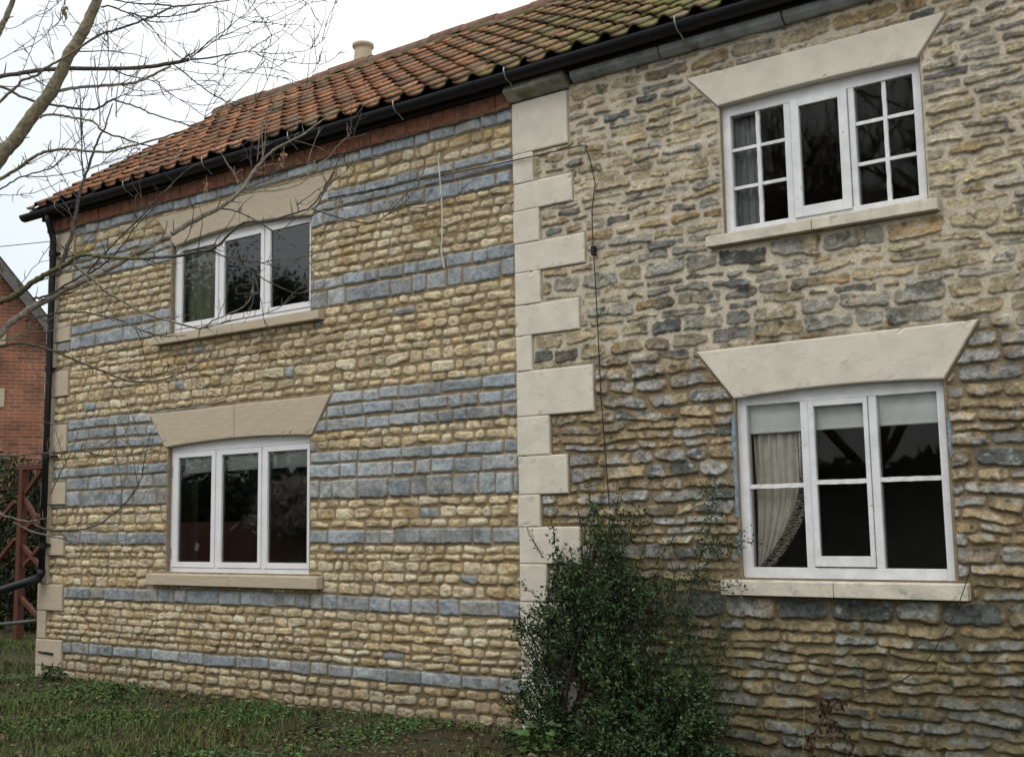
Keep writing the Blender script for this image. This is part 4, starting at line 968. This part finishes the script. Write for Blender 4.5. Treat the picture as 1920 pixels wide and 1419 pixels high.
while cnt < 520:
    x = rs.uniform(min(xs_), max(xs_)); z_ = rs.uniform(0.0, max(zs_))
    if not inpoly(x, z_, SH): continue
    if float(fbm(np.array([x*5.]), np.array([z_*5.]), 95, 2)[0])+.5 < .22+.30*min(1, max(0, z_-.55)/.8)*rs.rand()+.14*rs.rand(): continue
    cnt += 1; wid = .55*(1-.80*min(1, z_/1.4)); y = -.05-rs.rand()**.8*wid*1.25
    tip = np.array([x, y, z_]); rt_ = roots[int(np.argmin([abs(r_[0]-x) for r_ in roots]))]
    b0 = np.array([x+(rt_[0]-x)*.35+rs.normal(0,.04), -.12-.3*rs.rand()*wid, max(.0, z_-rs.uniform(.15,.40))])
    mid_ = (b0+tip)/2+rs.normal(0,.03,3); pts = cat_rom([b0, mid_, tip], 3); mb.tube(pts, np.linspace(.005,.0018,len(pts)), 4)
    for _ in range(int(66-26*min(1, z_/1.3))):
        f_ = rs.rand()**.7; i = min(int(f_*(len(pts)-1)), len(pts)-2); p = pts[i]+(pts[i+1]-pts[i])*rs.rand()
        LC.append(p+rs.normal(0,.030,3)*(1.15-.5*f_)); LD.append(nrm(tip-b0)*.6+rs.normal(0,.8,3)+np.array([0,-.35,.1])); LS.append(rs.uniform(.018,.042))
        g = rs.rand(); LCol.append(np.array([.040,.078,.030])*(.4+1.1*g) if rs.rand() < .84 else np.array([.095,.14,.045])*(.7+.6*g))
for r_ in roots:
    for k in range(3):
        tpx = np.array([rs.uniform(-4.45,-4.1), rs.uniform(-.14,-.07), rs.uniform(.6,1.2)]); c_ = cat_rom([r_, (r_+tpx)/2+rs.normal(0,.05,3), tpx], 5); mb.tube(c_, np.linspace(.014,.005,len(c_)), 6)
# sprays that poke out of the outline
for (x, y, dx, dy) in ((1018,1045,-25,-45),(1000,1110,-20,-15),(1110,960,-5,-45),(1090,985,-12,-40),(1155,960,8,-45),(1000,1180,-28,-8),(990,1260,-25,8),(1230,1060,30,-45),(1200,1050,12,-40),(1275,1240,30,-35),(1300,1290,30,-30),(1245,1180,34,-20),(1250,1110,25,-20),(1262,1190,28,-30),(985,1300,-32,10),(1040,1010,-5,-25),(1320,1320,40,-15),(1240,1150,40,-5)):
    a = F(x, y, -.28); b_2 = F(x+dx*1.2, y+dy*1.2, -.30); c_ = cat_rom([a, (a+b_2)/2+rs.normal(0,.012,3), b_2], 4); mb.tube(c_, np.linspace(.004,.0015,len(c_)), 4)
    for _ in range(42):
        i = rs.randint(0, len(c_)-1); LC.append(c_[i]+(c_[i+1]-c_[i])*rs.rand()+rs.normal(0,.012,3)); LD.append(rs.normal(0,.7,3)+nrm(b_2-a)*.7); LS.append(rs.uniform(.014,.028)); LCol.append(np.array([.035,.065,.022])*rs.uniform(.6,1.4))
mb.build('stem', M_twigm, SHRUB, smooth=True)
LC = np.array(LC); LC[:, 1] = np.minimum(LC[:, 1], -.045)
leafmesh('foliage', LC, rs.normal(0,1,(len(LC),3))+np.array([0,-.5,.9]), np.array(LD), np.array(LS), M_leaf, SHRUB, col=np.array(LCol), aspect=.5)
# thin climber to its right -------------------------------------------------------
CL = empty('climbing_plant', (-3.45, -.1, 0), 'thin straggly climber with sparse leaves on the rubble wall', 'climber')
mb = MB(); LC = []; LD = []; LS = []; LCol = []
for path, w_ in (([(1345,1440),(1318,1370),(1308,1290),(1292,1200),(1288,1150),(1300,1090),(1318,1030),(1334,965),(1336,905)],.006), ([(1318,1030),(1345,1025),(1372,1020),(1412,1008)],.003), ([(1292,1200),(1270,1130),(1262,1070),(1250,1010)],.003), ([(1300,1090),(1350,1100),(1392,1097)],.003), ([(1308,1290),(1345,1240),(1352,1180),(1340,1120)],.003), ([(1318,1370),(1290,1320),(1255,1290)],.004)):
    pts = cat_rom([F(x, y, -.07-.04*rs.rand()) for x, y in path], 4); mb.tube(pts, np.linspace(w_, .0015, len(pts)), 5)
    for i in range(len(pts)-1):
        dn = rs.poisson((44 if w_ > .004 else 22)*(1+2.2*max(0., .9-pts[i][2])))
        for _ in range(dn):
            LC.append(pts[i]+(pts[i+1]-pts[i])*rs.rand()+rs.normal(0,1,3)*np.array([.045,.022,.036])*(1+1.1*max(0., .9-pts[i][2]))); LD.append(rs.normal(0,1,3)); LS.append(rs.uniform(.014,.030)); LCol.append(np.array([.040,.072,.030])*rs.uniform(.45,1.6))
LC = np.array(LC); LC[:, 1] = np.minimum(LC[:, 1], -.045)
mb.build('stem', M_twigm, CL, smooth=True); leafmesh('foliage', LC, rs.normal(0,1,(len(LC),3))+np.array([0,-.8,.5]), np.array(LD), np.array(LS), M_leaf, CL, col=np.array(LCol), aspect=.5)
# long bramble shoot and withered weed in front of the rubble wall ------------------
M_dead = mat('withered_stalk', (.085,.055,.040), .95, .3, 40); M_pale = mat('pale_dry_stalk', (.33,.29,.15), .9, .2, 20)
mb = MB(); mb.tube(cat_rom([F(x, y, -.13) for x, y in ((1822,1055),(1812,1090),(1790,1150),(1765,1195),(1735,1240),(1690,1275),(1620,1300),(1550,1325),(1485,1345))], 4), np.linspace(.0028,.0045,33), 5)
tag(mb.build('bramble_shoot', M_dead), 'long arching dead shoot in front of the rubble wall under the sill', 'shoot')
WD = empty('withered_weed', tuple(F(1560, 1420, -.2)*np.array([1,1,0])), 'withered brown weed with drooping dead leaves before the rubble wall', 'weed')
mb = MB(); LC = []; LD = []; LS = []; LCol = []
for path in ([(1575,1470),(1560,1400),(1548,1340),(1540,1305)], [(1548,1340),(1520,1385),(1525,1420)], [(1550,1345),(1580,1365),(1600,1415)], [(1545,1330),(1565,1320),(1585,1312)], [(1545,1320),(1530,1300)]):
    pts = cat_rom([F(x, y, -.2+.04*rs.normal()) for x, y in path], 4); mb.tube(pts, np.linspace(.004,.002,len(pts)), 5)
    for i in range(2, len(pts)-1):
        for _ in range(7): LC.append(pts[i]+rs.normal(0,.012,3)); LD.append(rs.normal(0,.5,3)+np.array([0,0,-1])); LS.append(rs.uniform(.02,.05)); LCol.append(np.array([.075,.045,.03])*rs.uniform(.5,1.5))
mb.build('stem', M_dead, WD); leafmesh('foliage', np.array(LC), rs.normal(0,1,(len(LC),3)), np.array(LD), np.array(LS), M_grass, WD, col=np.array(LCol), aspect=.5, fold=.8)
mb = MB(); mb.tube([F(x, y, -.18) for x, y in ((1504,1460),(1506,1400),(1508,1322))], .0022, 5)
tag(mb.build('dry_stalk', M_pale), 'single pale upright stalk left of the withered weed', 'stalk')

# grass, weeds, dead leaves --------------------------------------------------------
rg = np.random.RandomState(41)
def gpos(n, x0, x1, y0, y1): 
    x = rg.uniform(x0, x1, n); y = rg.uniform(y0, y1, n); return x, y
x, y = gpos(230000, -19, -3.2, -3.2, 6.0)
inside = (x > UL-.02) & (y > -.03); dens = fbm(x*1.1, y*1.1, 71, 3)+.35*fbm(x*5, y*5, 72, 2)
bed = sstep(-6.4, -5.0, x)*.20-.02
bed = bed-.30*sstep(-.32, -.05, y)*(x > UL)*(x < -5.2)
vis = (~inside) & (rg.rand(len(x)) < np.clip(.62+2.1*(dens-bed), .04, 1)) & ~((y > 1.2) & (x < -16))
x, y, dn = x[vis], y[vis], dens[vis]; n = len(x); z_ = ground_z(x, y)
hh = rg.uniform(.010, .045, n)*(1+1.6*np.clip(dn*2.5, 0, 1)); tall = rg.rand(n) < .03; hh[tall] *= 1.8
an = rg.uniform(0, 6.28, n); ln = rg.uniform(.1, 1.5, n)*hh; wd = rg.uniform(.002,.0045,n)
dx, dy = np.cos(an), np.sin(an)
p0 = np.stack([x-dy*wd, y+dx*wd, z_-.005], 1); p1 = np.stack([x+dy*wd, y-dx*wd, z_-.005], 1)
m0 = np.stack([x+dx*ln*.35-dy*wd*.7, y+dy*ln*.35+dx*wd*.7, z_+hh*.65], 1); m1 = np.stack([x+dx*ln*.35+dy*wd*.7, y+dy*ln*.35-dx*wd*.7, z_+hh*.65], 1)
t0 = np.stack([x+dx*ln-dy*.0004, y+dy*ln, z_+hh], 1); t1 = np.stack([x+dx*ln+dy*.0004, y+dy*ln, z_+hh], 1)
V = np.stack([p0, p1, m1, m0, t1, t0], 1).reshape(-1, 3); i = np.arange(n)*6
Q = np.concatenate([np.stack([i, i+1, i+2, i+3], 1), np.stack([i+3, i+2, i+4, i+5], 1)])
g = rg.rand(n)[:, None]; hue = np.clip(.5+2*fbm(x*.8, y*.8, 73, 2), 0, 1)[:, None]
col = (np.array([.058,.112,.024])*(1-hue)+np.array([.088,.115,.030])*hue)*(.46+1.0*g); dead = rg.rand(n) < .13; col[dead] = np.array([.14,.11,.05])*(.6+.7*g[dead])
tag(npmesh('grass', V, Q, M_grass, col=np.repeat(col, 6, 0)), 'rough unmown grass in front of the house', 'grass', kind='stuff')
x, y = gpos(5200, -14, -3.4, -3.0, .0); z_ = ground_z(x, y); ok = rg.rand(len(x)) < np.clip(.5+2.0*fbm(x*.9, y*.9, 75, 2)+.5*sstep(-7, -5, x), .05, 1); ok &= y < -.05
x, y, z_ = x[ok], y[ok], z_[ok]; n = len(x); c_ = np.stack([x, y, z_+rg.uniform(.004,.05,n)], 1)
col = np.array([[.10,.058,.034],[.15,.095,.05],[.07,.045,.034],[.19,.14,.085]])[rg.randint(0, 4, n)]*rg.uniform(.6,1.2,(n,1))
tag(leafmesh('dead_leaves', c_, rg.normal(0,.5,(n,3))+np.array([0,0,1]), rg.normal(0,1,(n,3))*np.array([1,1,.3]), rg.uniform(.025,.06,n), M_grass, col=col, aspect=.6, fold=.5), 'brown fallen leaves scattered through the grass', 'leaves', kind='stuff')
# clover-like ground cover
x, y = gpos(52000, -13.5, -4.0, -3.0, -.03); z_ = ground_z(x, y); ok = rg.rand(len(x)) < np.clip(.02+3.2*fbm(x*1.4, y*1.4, 77, 3), 0, 1)
x, y, z_ = x[ok], y[ok], z_[ok]; n = len(x); c_ = np.stack([x, y, z_+rg.uniform(.01,.07,n)], 1)
col = np.array([.062,.120,.034])*rg.uniform(.5,1.6,(n,1))
tag(leafmesh('ground_cover', c_, rg.normal(0,.4,(n,3))+np.array([0,0,1]), rg.normal(0,1,(n,3))*np.array([1,1,.25]), rg.uniform(.016,.04,n), M_grass, col=col, aspect=.75, fold=.2), 'small-leaved weeds matted among the grass', 'ground cover', kind='stuff')
def weed(px, py, Y, h, n, size, label, base_col):
    c0 = F(px, py, Y); x0, y0 = c0[0], c0[1]; z0 = float(ground_z(np.array(x0), np.array(y0)))
    e = empty('broadleaf_weed', (x0, y0, z0), label, 'weed'); C0 = []; D0 = []; S_ = []; mb = MB()
    for k in range(n):
        a = rg.uniform(0, 6.28); r_ = h*rg.uniform(.2, 1.0); zz = h*rg.uniform(.1, 1); p = np.array([x0+r_*math.cos(a)*.8, y0+r_*math.sin(a)*.6, z0+zz])
        if p[1] > -.05: p[1] = -.05-.1*rg.rand()
        mb.tube([np.array([x0, y0, z0]), (np.array([x0, y0, z0])+p)/2+np.array([0,0,.02]), p], [.003,.0025,.0015], 4)
        for q in range(3): C0.append(p+rg.normal(0,.015,3)); D0.append(np.array([math.cos(a), math.sin(a), rg.uniform(-.5,.5)])+rg.normal(0,.4,3)); S_.append(size*rg.uniform(.6,1.3))
    mb.build('stem', M_twigm, e); col = np.array(base_col)*rg.uniform(.6,1.5,(len(C0),1))
    C0 = np.array(C0); C0[:, 1] = np.minimum(C0[:, 1], -.045)
    leafmesh('foliage', C0, rg.normal(0,.4,(len(C0),3))+np.array([0,-.3,1]), np.array(D0), np.array(S_), M_leaf, e, col=col, aspect=.6)
weed(1010,1385,-.65,.20,26,.075,'leafy weed with broad green leaves at the foot of the shrub',(.050,.095,.025))
weed(95,1290,-.22,.16,26,.06,'dark clump of weeds at the foot of the left corner stones',(.030,.060,.022))
weed(590,1400,-.9,.14,22,.05,'low green weed in the grass near the foot of the banded wall',(.045,.085,.025))
weed(215,1345,-.75,.13,20,.05,'small leafy weed in the long grass below the left window',(.045,.085,.028))
stk = [((335,1318),(330,1345),(268,1375),(262,1340),(290,1385),(305,1430)), ((400,1340),(385,1375),(370,1400),(362,1425)), ((398,1360),(408,1378),(400,1395),(412,1425)), ((530,1345),(528,1380),(515,1425)), ((455,1400),(470,1420),(500,1440)), ((110,1320),(104,1340),(98,1352))]
labs = ['forked pale dry stem standing in the grass below the left window','thin pale stem leaning left in the grass','crooked pale stem beside the leaning one','straight pale stem right of the other dry stems','short pale stem at the bottom edge of the grass','short dark stick poking out of the grass at far left']
for k, (pth, lb) in enumerate(zip(stk, labs)):
    if k == 0: pth = ((282,1318),(270,1345),(267,1378),(285,1400),(300,1430))
    mb = MB(); Yk = -.9 if k < 5 else -.6; pts = [F(x, y, Yk+.1*i/len(pth)) for i, (x, y) in enumerate(pth)]; mb.tube(cat_rom(pts, 3), .0035 if k else .0045, 5)
    if k == 0: mb.tube(cat_rom([F(285,1400,Yk), F(300,1360,Yk), F(306,1330,Yk)], 3), .003, 5); mb.tube([F(268,1372,Yk), F(255,1355,Yk)], .003, 5)
    tag(mb.build('dead_plant', M_pale if k < 5 else M_dead, smooth=True), lb, 'dead plant', 'dry stems standing in the grass')

# ------------------------------------------------------------ left background: brick house, timber frame, pipes, hedge
M_brickw, t_, b_ = newmat('orange_brickwork'); N = t_.nodes; L = t_.links
tcc = N.new('ShaderNodeTexCoord'); mp = N.new('ShaderNodeMapping'); mp.inputs['Rotation'].default_value = (R(-90), 0, 0); L.new(tcc.outputs['Object'], mp.inputs[0])
bk = N.new('ShaderNodeTexBrick'); bk.inputs['Scale'].default_value = 1; bk.inputs['Brick Width'].default_value = .215; bk.inputs['Row Height'].default_value = .068; bk.inputs['Mortar Size'].default_value = .006
bk.inputs['Color1'].default_value = (.36,.135,.07,1); bk.inputs['Color2'].default_value = (.20,.085,.055,1); bk.inputs['Mortar'].default_value = (.34,.26,.19,1); L.new(mp.outputs[0], bk.inputs['Vector'])
nn_ = N.new('ShaderNodeTexNoise'); nn_.inputs['Scale'].default_value = 1.7; nn_.inputs['Detail'].default_value = 6; L.new(tcc.outputs['Object'], nn_.inputs['Vector'])
mr_ = N.new('ShaderNodeMapRange'); mr_.inputs[1].default_value = .3; mr_.inputs[2].default_value = .7; mr_.inputs[3].default_value = .42; mr_.inputs[4].default_value = 1.3; L.new(nn_.outputs['Fac'], mr_.inputs[0])
vs_ = N.new('ShaderNodeVectorMath'); vs_.operation = 'SCALE'; L.new(bk.outputs['Color'], vs_.inputs[0]); L.new(mr_.outputs[0], vs_.inputs['Scale']); L.new(vs_.outputs[0], b_.inputs['Base Color'])
b_.inputs['Roughness'].default_value = .9
bp = N.new('ShaderNodeBump'); bp.inputs['Strength'].default_value = .6; bp.inputs['Distance'].default_value = .01; bp.invert = True; L.new(bk.outputs['Fac'], bp.inputs['Height']); L.new(bp.outputs[0], b_.inputs['Normal'])
b0 = P(128, 656, 21.0); b1 = P(0, 500, 21.0)
rd = np.array([b0[0]-CAM[0], b0[1]-CAM[1]]); rd /= np.linalg.norm(rd); e1 = np.array([rd[1], -rd[0]])   # gable squarely faces the lane
BH = empty('brick_house', (b0[0], b0[1], 0), 'neighbouring orange brick house with a dark sloping roof beyond the corner', 'house')
BH.rotation_euler.z = math.atan2(e1[1], e1[0])
sl_ = (b1[2]-b0[2])/abs(np.dot((b1-b0)[:2], e1)); zr = b0[2]; run = 4.4; za = zr+sl_*run
def loc(o): o.parent = BH; return o
m_ = MB(); m_.prism([(-.30-2*run+.6,-.1),(-.30,-.1),(-.30,zr+sl_*.30-.18),(-run,za-.2),(-2*run+.3,zr+sl_*.30-.18)], 0, 7); loc(m_.build('wall', M_brickw))
M_slate = mat('dark_roof_slate', (.055,.050,.050), .8, .3, 5, .3, 20, c3=(.09,.085,.06), s3=4)
th = .09
m_ = MB(); m_.prism([(0,zr),(-run,za),(-run,za+th),(.02,zr+th)], -.30, 7.3); rf = loc(m_.build('roof', M_slate))
m_ = MB(); m_.prism([(-2*run,zr),(-run-.001,za),(-run-.001,za+th),(-2*run-.02,zr+th)], -.30, 7.3); loc(m_.build('roof', M_slate))
M_barge = mat('weathered_bargeboard', (.17,.165,.155), .85, .3, 8, .2, 30, stretch=(1,1,6))
m_ = MB(); m_.bar((.0, -.32, zr-.075), (-run, -.32, za-.075), .16, .035); loc(m_.build('bargeboard', M_barge))
m_ = MB(); m_.bar((-.05, -.15, zr-.05), (-run, -.15, za-.05), .04, .26); loc(m_.build('soffit', M_dark))
for (px_, py_, wq, hq) in ((2,640,.10,.34),(0,752,.10,.34)):
    c_ = P(px_, py_, 21.0); lx = np.dot((c_-b0)[:2], e1); m_ = MB(); m_.box(lx-wq-.6, lx+wq, -.03, .1, c_[2]-hq/2, c_[2]+hq/2); loc(m_.build('dressed_stone', M_sand, bevel=.01))
M_redwood = mat('red_stained_timber', (.125,.042,.026), .75, .3, 6, .2, 30, c2=(.075,.03,.02), stretch=(6,6,1))
YT = 2.0; TF = empty('timber_frame', tuple(F(30, 1165, YT)*np.array([1,1,0])), 'red-brown stained timber frame with diagonal braces beyond the corner', 'timber frame')
c0 = F(34, 1000, YT); zt = F(45, 876, YT)[2]; xp = c0[0]
m_ = MB(); m_.box(xp-.05, xp+.05, YT, YT+.10, -.05, zt-.035); m_.build('post', M_redwood, TF, bevel=.006)
m_ = MB(); m_.box(xp-.12, xp+1.5, YT+.01, YT+.09, zt-.035, zt+.035); m_.build('top_rail', M_redwood, TF, bevel=.006)
for A_, B_ in (((44,930),(78,882)), ((44,930),(75,985)), ((38,1018),(85,1072)), ((38,1000),(75,965)), ((28,940),(-10,985)), ((28,1010),(-10,1060)), ((30,1110),(75,1160)), ((45,1060),(80,1020))):
    m_ = MB(); m_.bar(F(*A_, YT+.06), F(*B_, YT+.05), .058, .05); m_.build('brace', M_redwood, TF, bevel=.004)
m_ = MB(); m_.box(xp+1.38, xp+1.48, YT, YT+.10, -.05, zt-.035); m_.build('post', M_redwood, TF, bevel=.006)
A_ = F(76, 1083, -.09); B_ = F(-30, 1116, -.45)
m_ = MB(); m_.tube([A_, A_+(B_-A_)*.3, A_+(B_-A_)*.7, B_], .043, 12); tag(m_.build('drain_pipe', M_black, smooth=True), 'thick black pipe running left from the foot of the downpipe', 'pipe')
M_greypipe = mat('grey_plastic_pipe', (.10,.105,.11), .5, .2, 10)
m_ = MB(); m_.tube([F(69,1163,.3), F(30,1167,.3), F(-30,1172,.3)], .02, 10); tag(m_.build('handrail', M_greypipe, smooth=True), 'dark grey low rail crossing behind the left corner stones', 'rail')
M_hedge = leafmat('dark_hedge_leaf', .6, .25)
def bushmass(name, cx, cy, rx, ry, h, n, size, cols, label, cat, seed, kind=None, zc=0.0, group=None):
    r_ = np.random.RandomState(seed); u = r_.normal(0,1,(n,3)); u /= np.linalg.norm(u, axis=1, keepdims=True); rad = r_.uniform(.55,1.0,n)**.5
    rad *= 1+.5*fbm(u[:,0]*2.2+cx, u[:,2]*2.2+u[:,1]*1.7, seed, 3)
    p = np.stack([cx+u[:,0]*rx*rad, cy+u[:,1]*ry*rad, zc+h*.5+u[:,2]*h*.5*rad], 1); p = p[p[:,2] > .0]; k = len(p)
    col = np.array(cols)[r_.randint(0, len(cols), k)]*r_.uniform(.5,1.5,(k,1))
    return p, r_.normal(0,1,(k,3))+np.array([0,0,.6]), r_.normal(0,1,(k,3)), r_.uniform(.6,1.4,k)*size, col
for k, (px_, py_, Y_, rx, ry, h, lb) in enumerate(((-5,1060,2.9,1.3,.55,2.7,'dark overgrown evergreen bush behind the timber frame'), (66,1090,3.0,.9,.55,2.3,'dark bush in the gap between timber frame and house corner'))):
    c_ = F(px_, py_, Y_); e = empty('evergreen_bush', (c_[0], Y_, 0), lb, 'bush')
    q = bushmass('', c_[0], Y_, rx, ry, h, 9000, .075, [(.022,.040,.016),(.035,.050,.018),(.05,.045,.02)], '', '', 50+k)
    leafmesh('foliage', *q[:4], M_hedge, e, col=q[4]); mb = MB()
    for j in range(7): mb.tube([(c_[0]+.1*math.cos(j), Y_+.1*math.sin(j), 0), (c_[0]+.5*math.cos(j*1.9), Y_+.3*math.sin(j), h*.45), (c_[0]+.9*math.cos(j*1.9), Y_+.5*math.sin(j), h*.8)], [.03,.02,.008], 6)
    mb.build('stem', M_twigm, e, smooth=True)

# ------------------------------------------------------------ garden behind the camera (mirrored in the panes; hedgerow added)
rw = np.random.RandomState(77)
def bigtree(x, y, h, r, n, size, cols, name, label, cat, seed, z0=.8, conic=0):
    e = empty(name, (x, y, 0), label, cat, 'trees mirrored in the window panes'); r_ = np.random.RandomState(seed)
    C0 = []; nb = 46; mb = MB(); mb.tube([(x, y, 0), (x+.1, y, h*.4), (x, y+.1, h*.92)], [.22,.15,.03], 9)
    per = n//nb
    for b_i in range(nb):
        f_ = r_.uniform(0, 1); zz = z0+(h-z0)*f_; rr_ = r*((1-f_*.85) if conic else math.sqrt(max(.08, 1-(2*f_-.85)**2)))*r_.uniform(.45,1); a_ = r_.uniform(0, 6.28)
        c_ = np.array([x+rr_*math.cos(a_), y+rr_*math.sin(a_), zz]); mb.tube([(x, y, zz*.85), tuple((np.array([x, y, zz*.9])+c_)/2), tuple(c_)], [.05,.03,.01], 5)
        C0.append(c_+r_.normal(0,1,(per,3))*np.array([r*.26, r*.26, r*.20]))
    C0 = np.concatenate(C0); C0 = C0[C0[:,2] > .1]; k = len(C0); mb.build('trunk', M_twigm, e, smooth=True)
    leafmesh('crown', C0, r_.normal(0,1,(k,3)), r_.normal(0,1,(k,3)), r_.uniform(.6,1.4,k)*size, M_hedge, e, col=np.array(cols)[r_.randint(0,len(cols),k)]*r_.uniform(.6,1.4,(k,1)), aspect=.7)
dk = [(.030,.050,.022),(.045,.065,.026),(.055,.060,.030)]
dk2 = [(.040,.068,.030),(.055,.082,.036),(.065,.075,.04)]
bigtree(-31.0,-17.0,15.0,3.0,46000,.12,dk2,'evergreen_tree','broad dark evergreen tree mirrored in the upper new window','tree',1)
bigtree(-25.9,-17.0,9.0,1.25,16000,.10,dk2,'evergreen_tree','smaller bushy evergreen mirrored low in the right light of the upper new window','tree',5)
M_farbark = mat('dark_bark', (.06,.05,.045), .95, .3, 20)
def baretree(x, y, h, label, seed):
    r_ = np.random.RandomState(seed); e = empty('bare_tree', (x, y, 0), label, 'tree', 'trees mirrored in the window panes'); tr_ = MB(); mb = MB()
    def grow(p, d, L, r, lev):
        n = 6; pts = [p]; q = p.copy(); dd = d.copy()
        for i in range(n): dd = nrm(dd+r_.normal(0,.13,3)+np.array([0,0,.06])); q = q+dd*L/n; pts.append(q.copy())
        (tr_ if lev == 0 else mb).tube(pts, np.linspace(r, r*.45, n+1), 7 if lev < 2 else 4)
        if lev < 4:
            for k in range((8,7,6,5)[lev]):
                i = r_.randint(2, n+1); grow(pts[i], nrm(dd+r_.normal(0,.62,3)), L*r_.uniform(.48,.74), r*(.5 if lev else .62), lev+1)
    grow(np.array([x, y, 0.]), np.array([0,0,1.]), h*.42, .20, 0)
    tr_.build('trunk', M_farbark, e, smooth=True); mb.build('crown', M_farbark, e, smooth=True)
baretree(-8.6,-18.0,17.0,'bare tree mirrored in the casement of the upper old window',1)
baretree(-6.6,-16.8,14.0,'slender bare tree mirrored in the right panes of the lower old window',2)
baretree(-11.5,-19.0,16.0,'bare tree mirrored in the left small panes of the upper old window',3)
OB = empty('brick_outhouse', (-21.5,-12.3,0), 'low red brick outhouse mirrored in the lower new window', 'outhouse')
m_ = MB(); m_.box(-25.5,-18.0,-14.2,-12.3,-.05,1.62); m_.build('wall', M_brickw, OB)
M_pl = leafmat('pale_dry_leaf', .9, .1); n = 3200; cx_ = rw.normal(-19.9, .60, n); hz_ = rw.rand(n)**.7*1.15*np.clip(1-((cx_+19.9)/1.7)**2, .1, 1)
DG = empty('pampas_clump', (-19.9,-12.0,0), 'pale dried grass clump mirrored in the right light of the lower new window', 'plant'); mb = MB()
for k in range(30): mb.tube([(-19.9+rw.normal(0,.2), -12.0, 0), (-19.9+rw.normal(0,.6), -12.0+rw.normal(0,.2), 1.7)], [.01,.006], 4)
mb.build('stem', M_pale, DG); leafmesh('plume', np.stack([cx_, -12.0+rw.normal(0,.25,n), 1.35+hz_], 1), rw.normal(0,1,(n,3)), rw.normal(0,.5,(n,3))+np.array([.6,0,.5]), rw.uniform(.15,.4,n), M_pl, DG, col=np.array([.85,.82,.74])*rw.uniform(.6,1.1,(n,1)), aspect=.25)
n = 70000; x = rw.uniform(-34, 8, n); hg = 2.6+1.1*fbm(x*.4, x*0, 81, 3)*2; y = -15+rw.normal(0,.5,n)+1.0*fbm(x*.2, x*0, 82, 2); z_ = rw.rand(n)**.8*hg  # unseen hedge added to block low sky and darken the lower reflections
tag(leafmesh('hedgerow', np.stack([x, y, z_], 1), rw.normal(0,1,(n,3)), rw.normal(0,1,(n,3)), rw.uniform(.12,.26,n), M_hedge, col=np.array(dk)[rw.randint(0,3,n)]*rw.uniform(.6,1.4,(n,1)), aspect=.7), 'dark hedgerow added behind the camera to block low sky and darken the lower panes', 'hedge', kind='stuff')
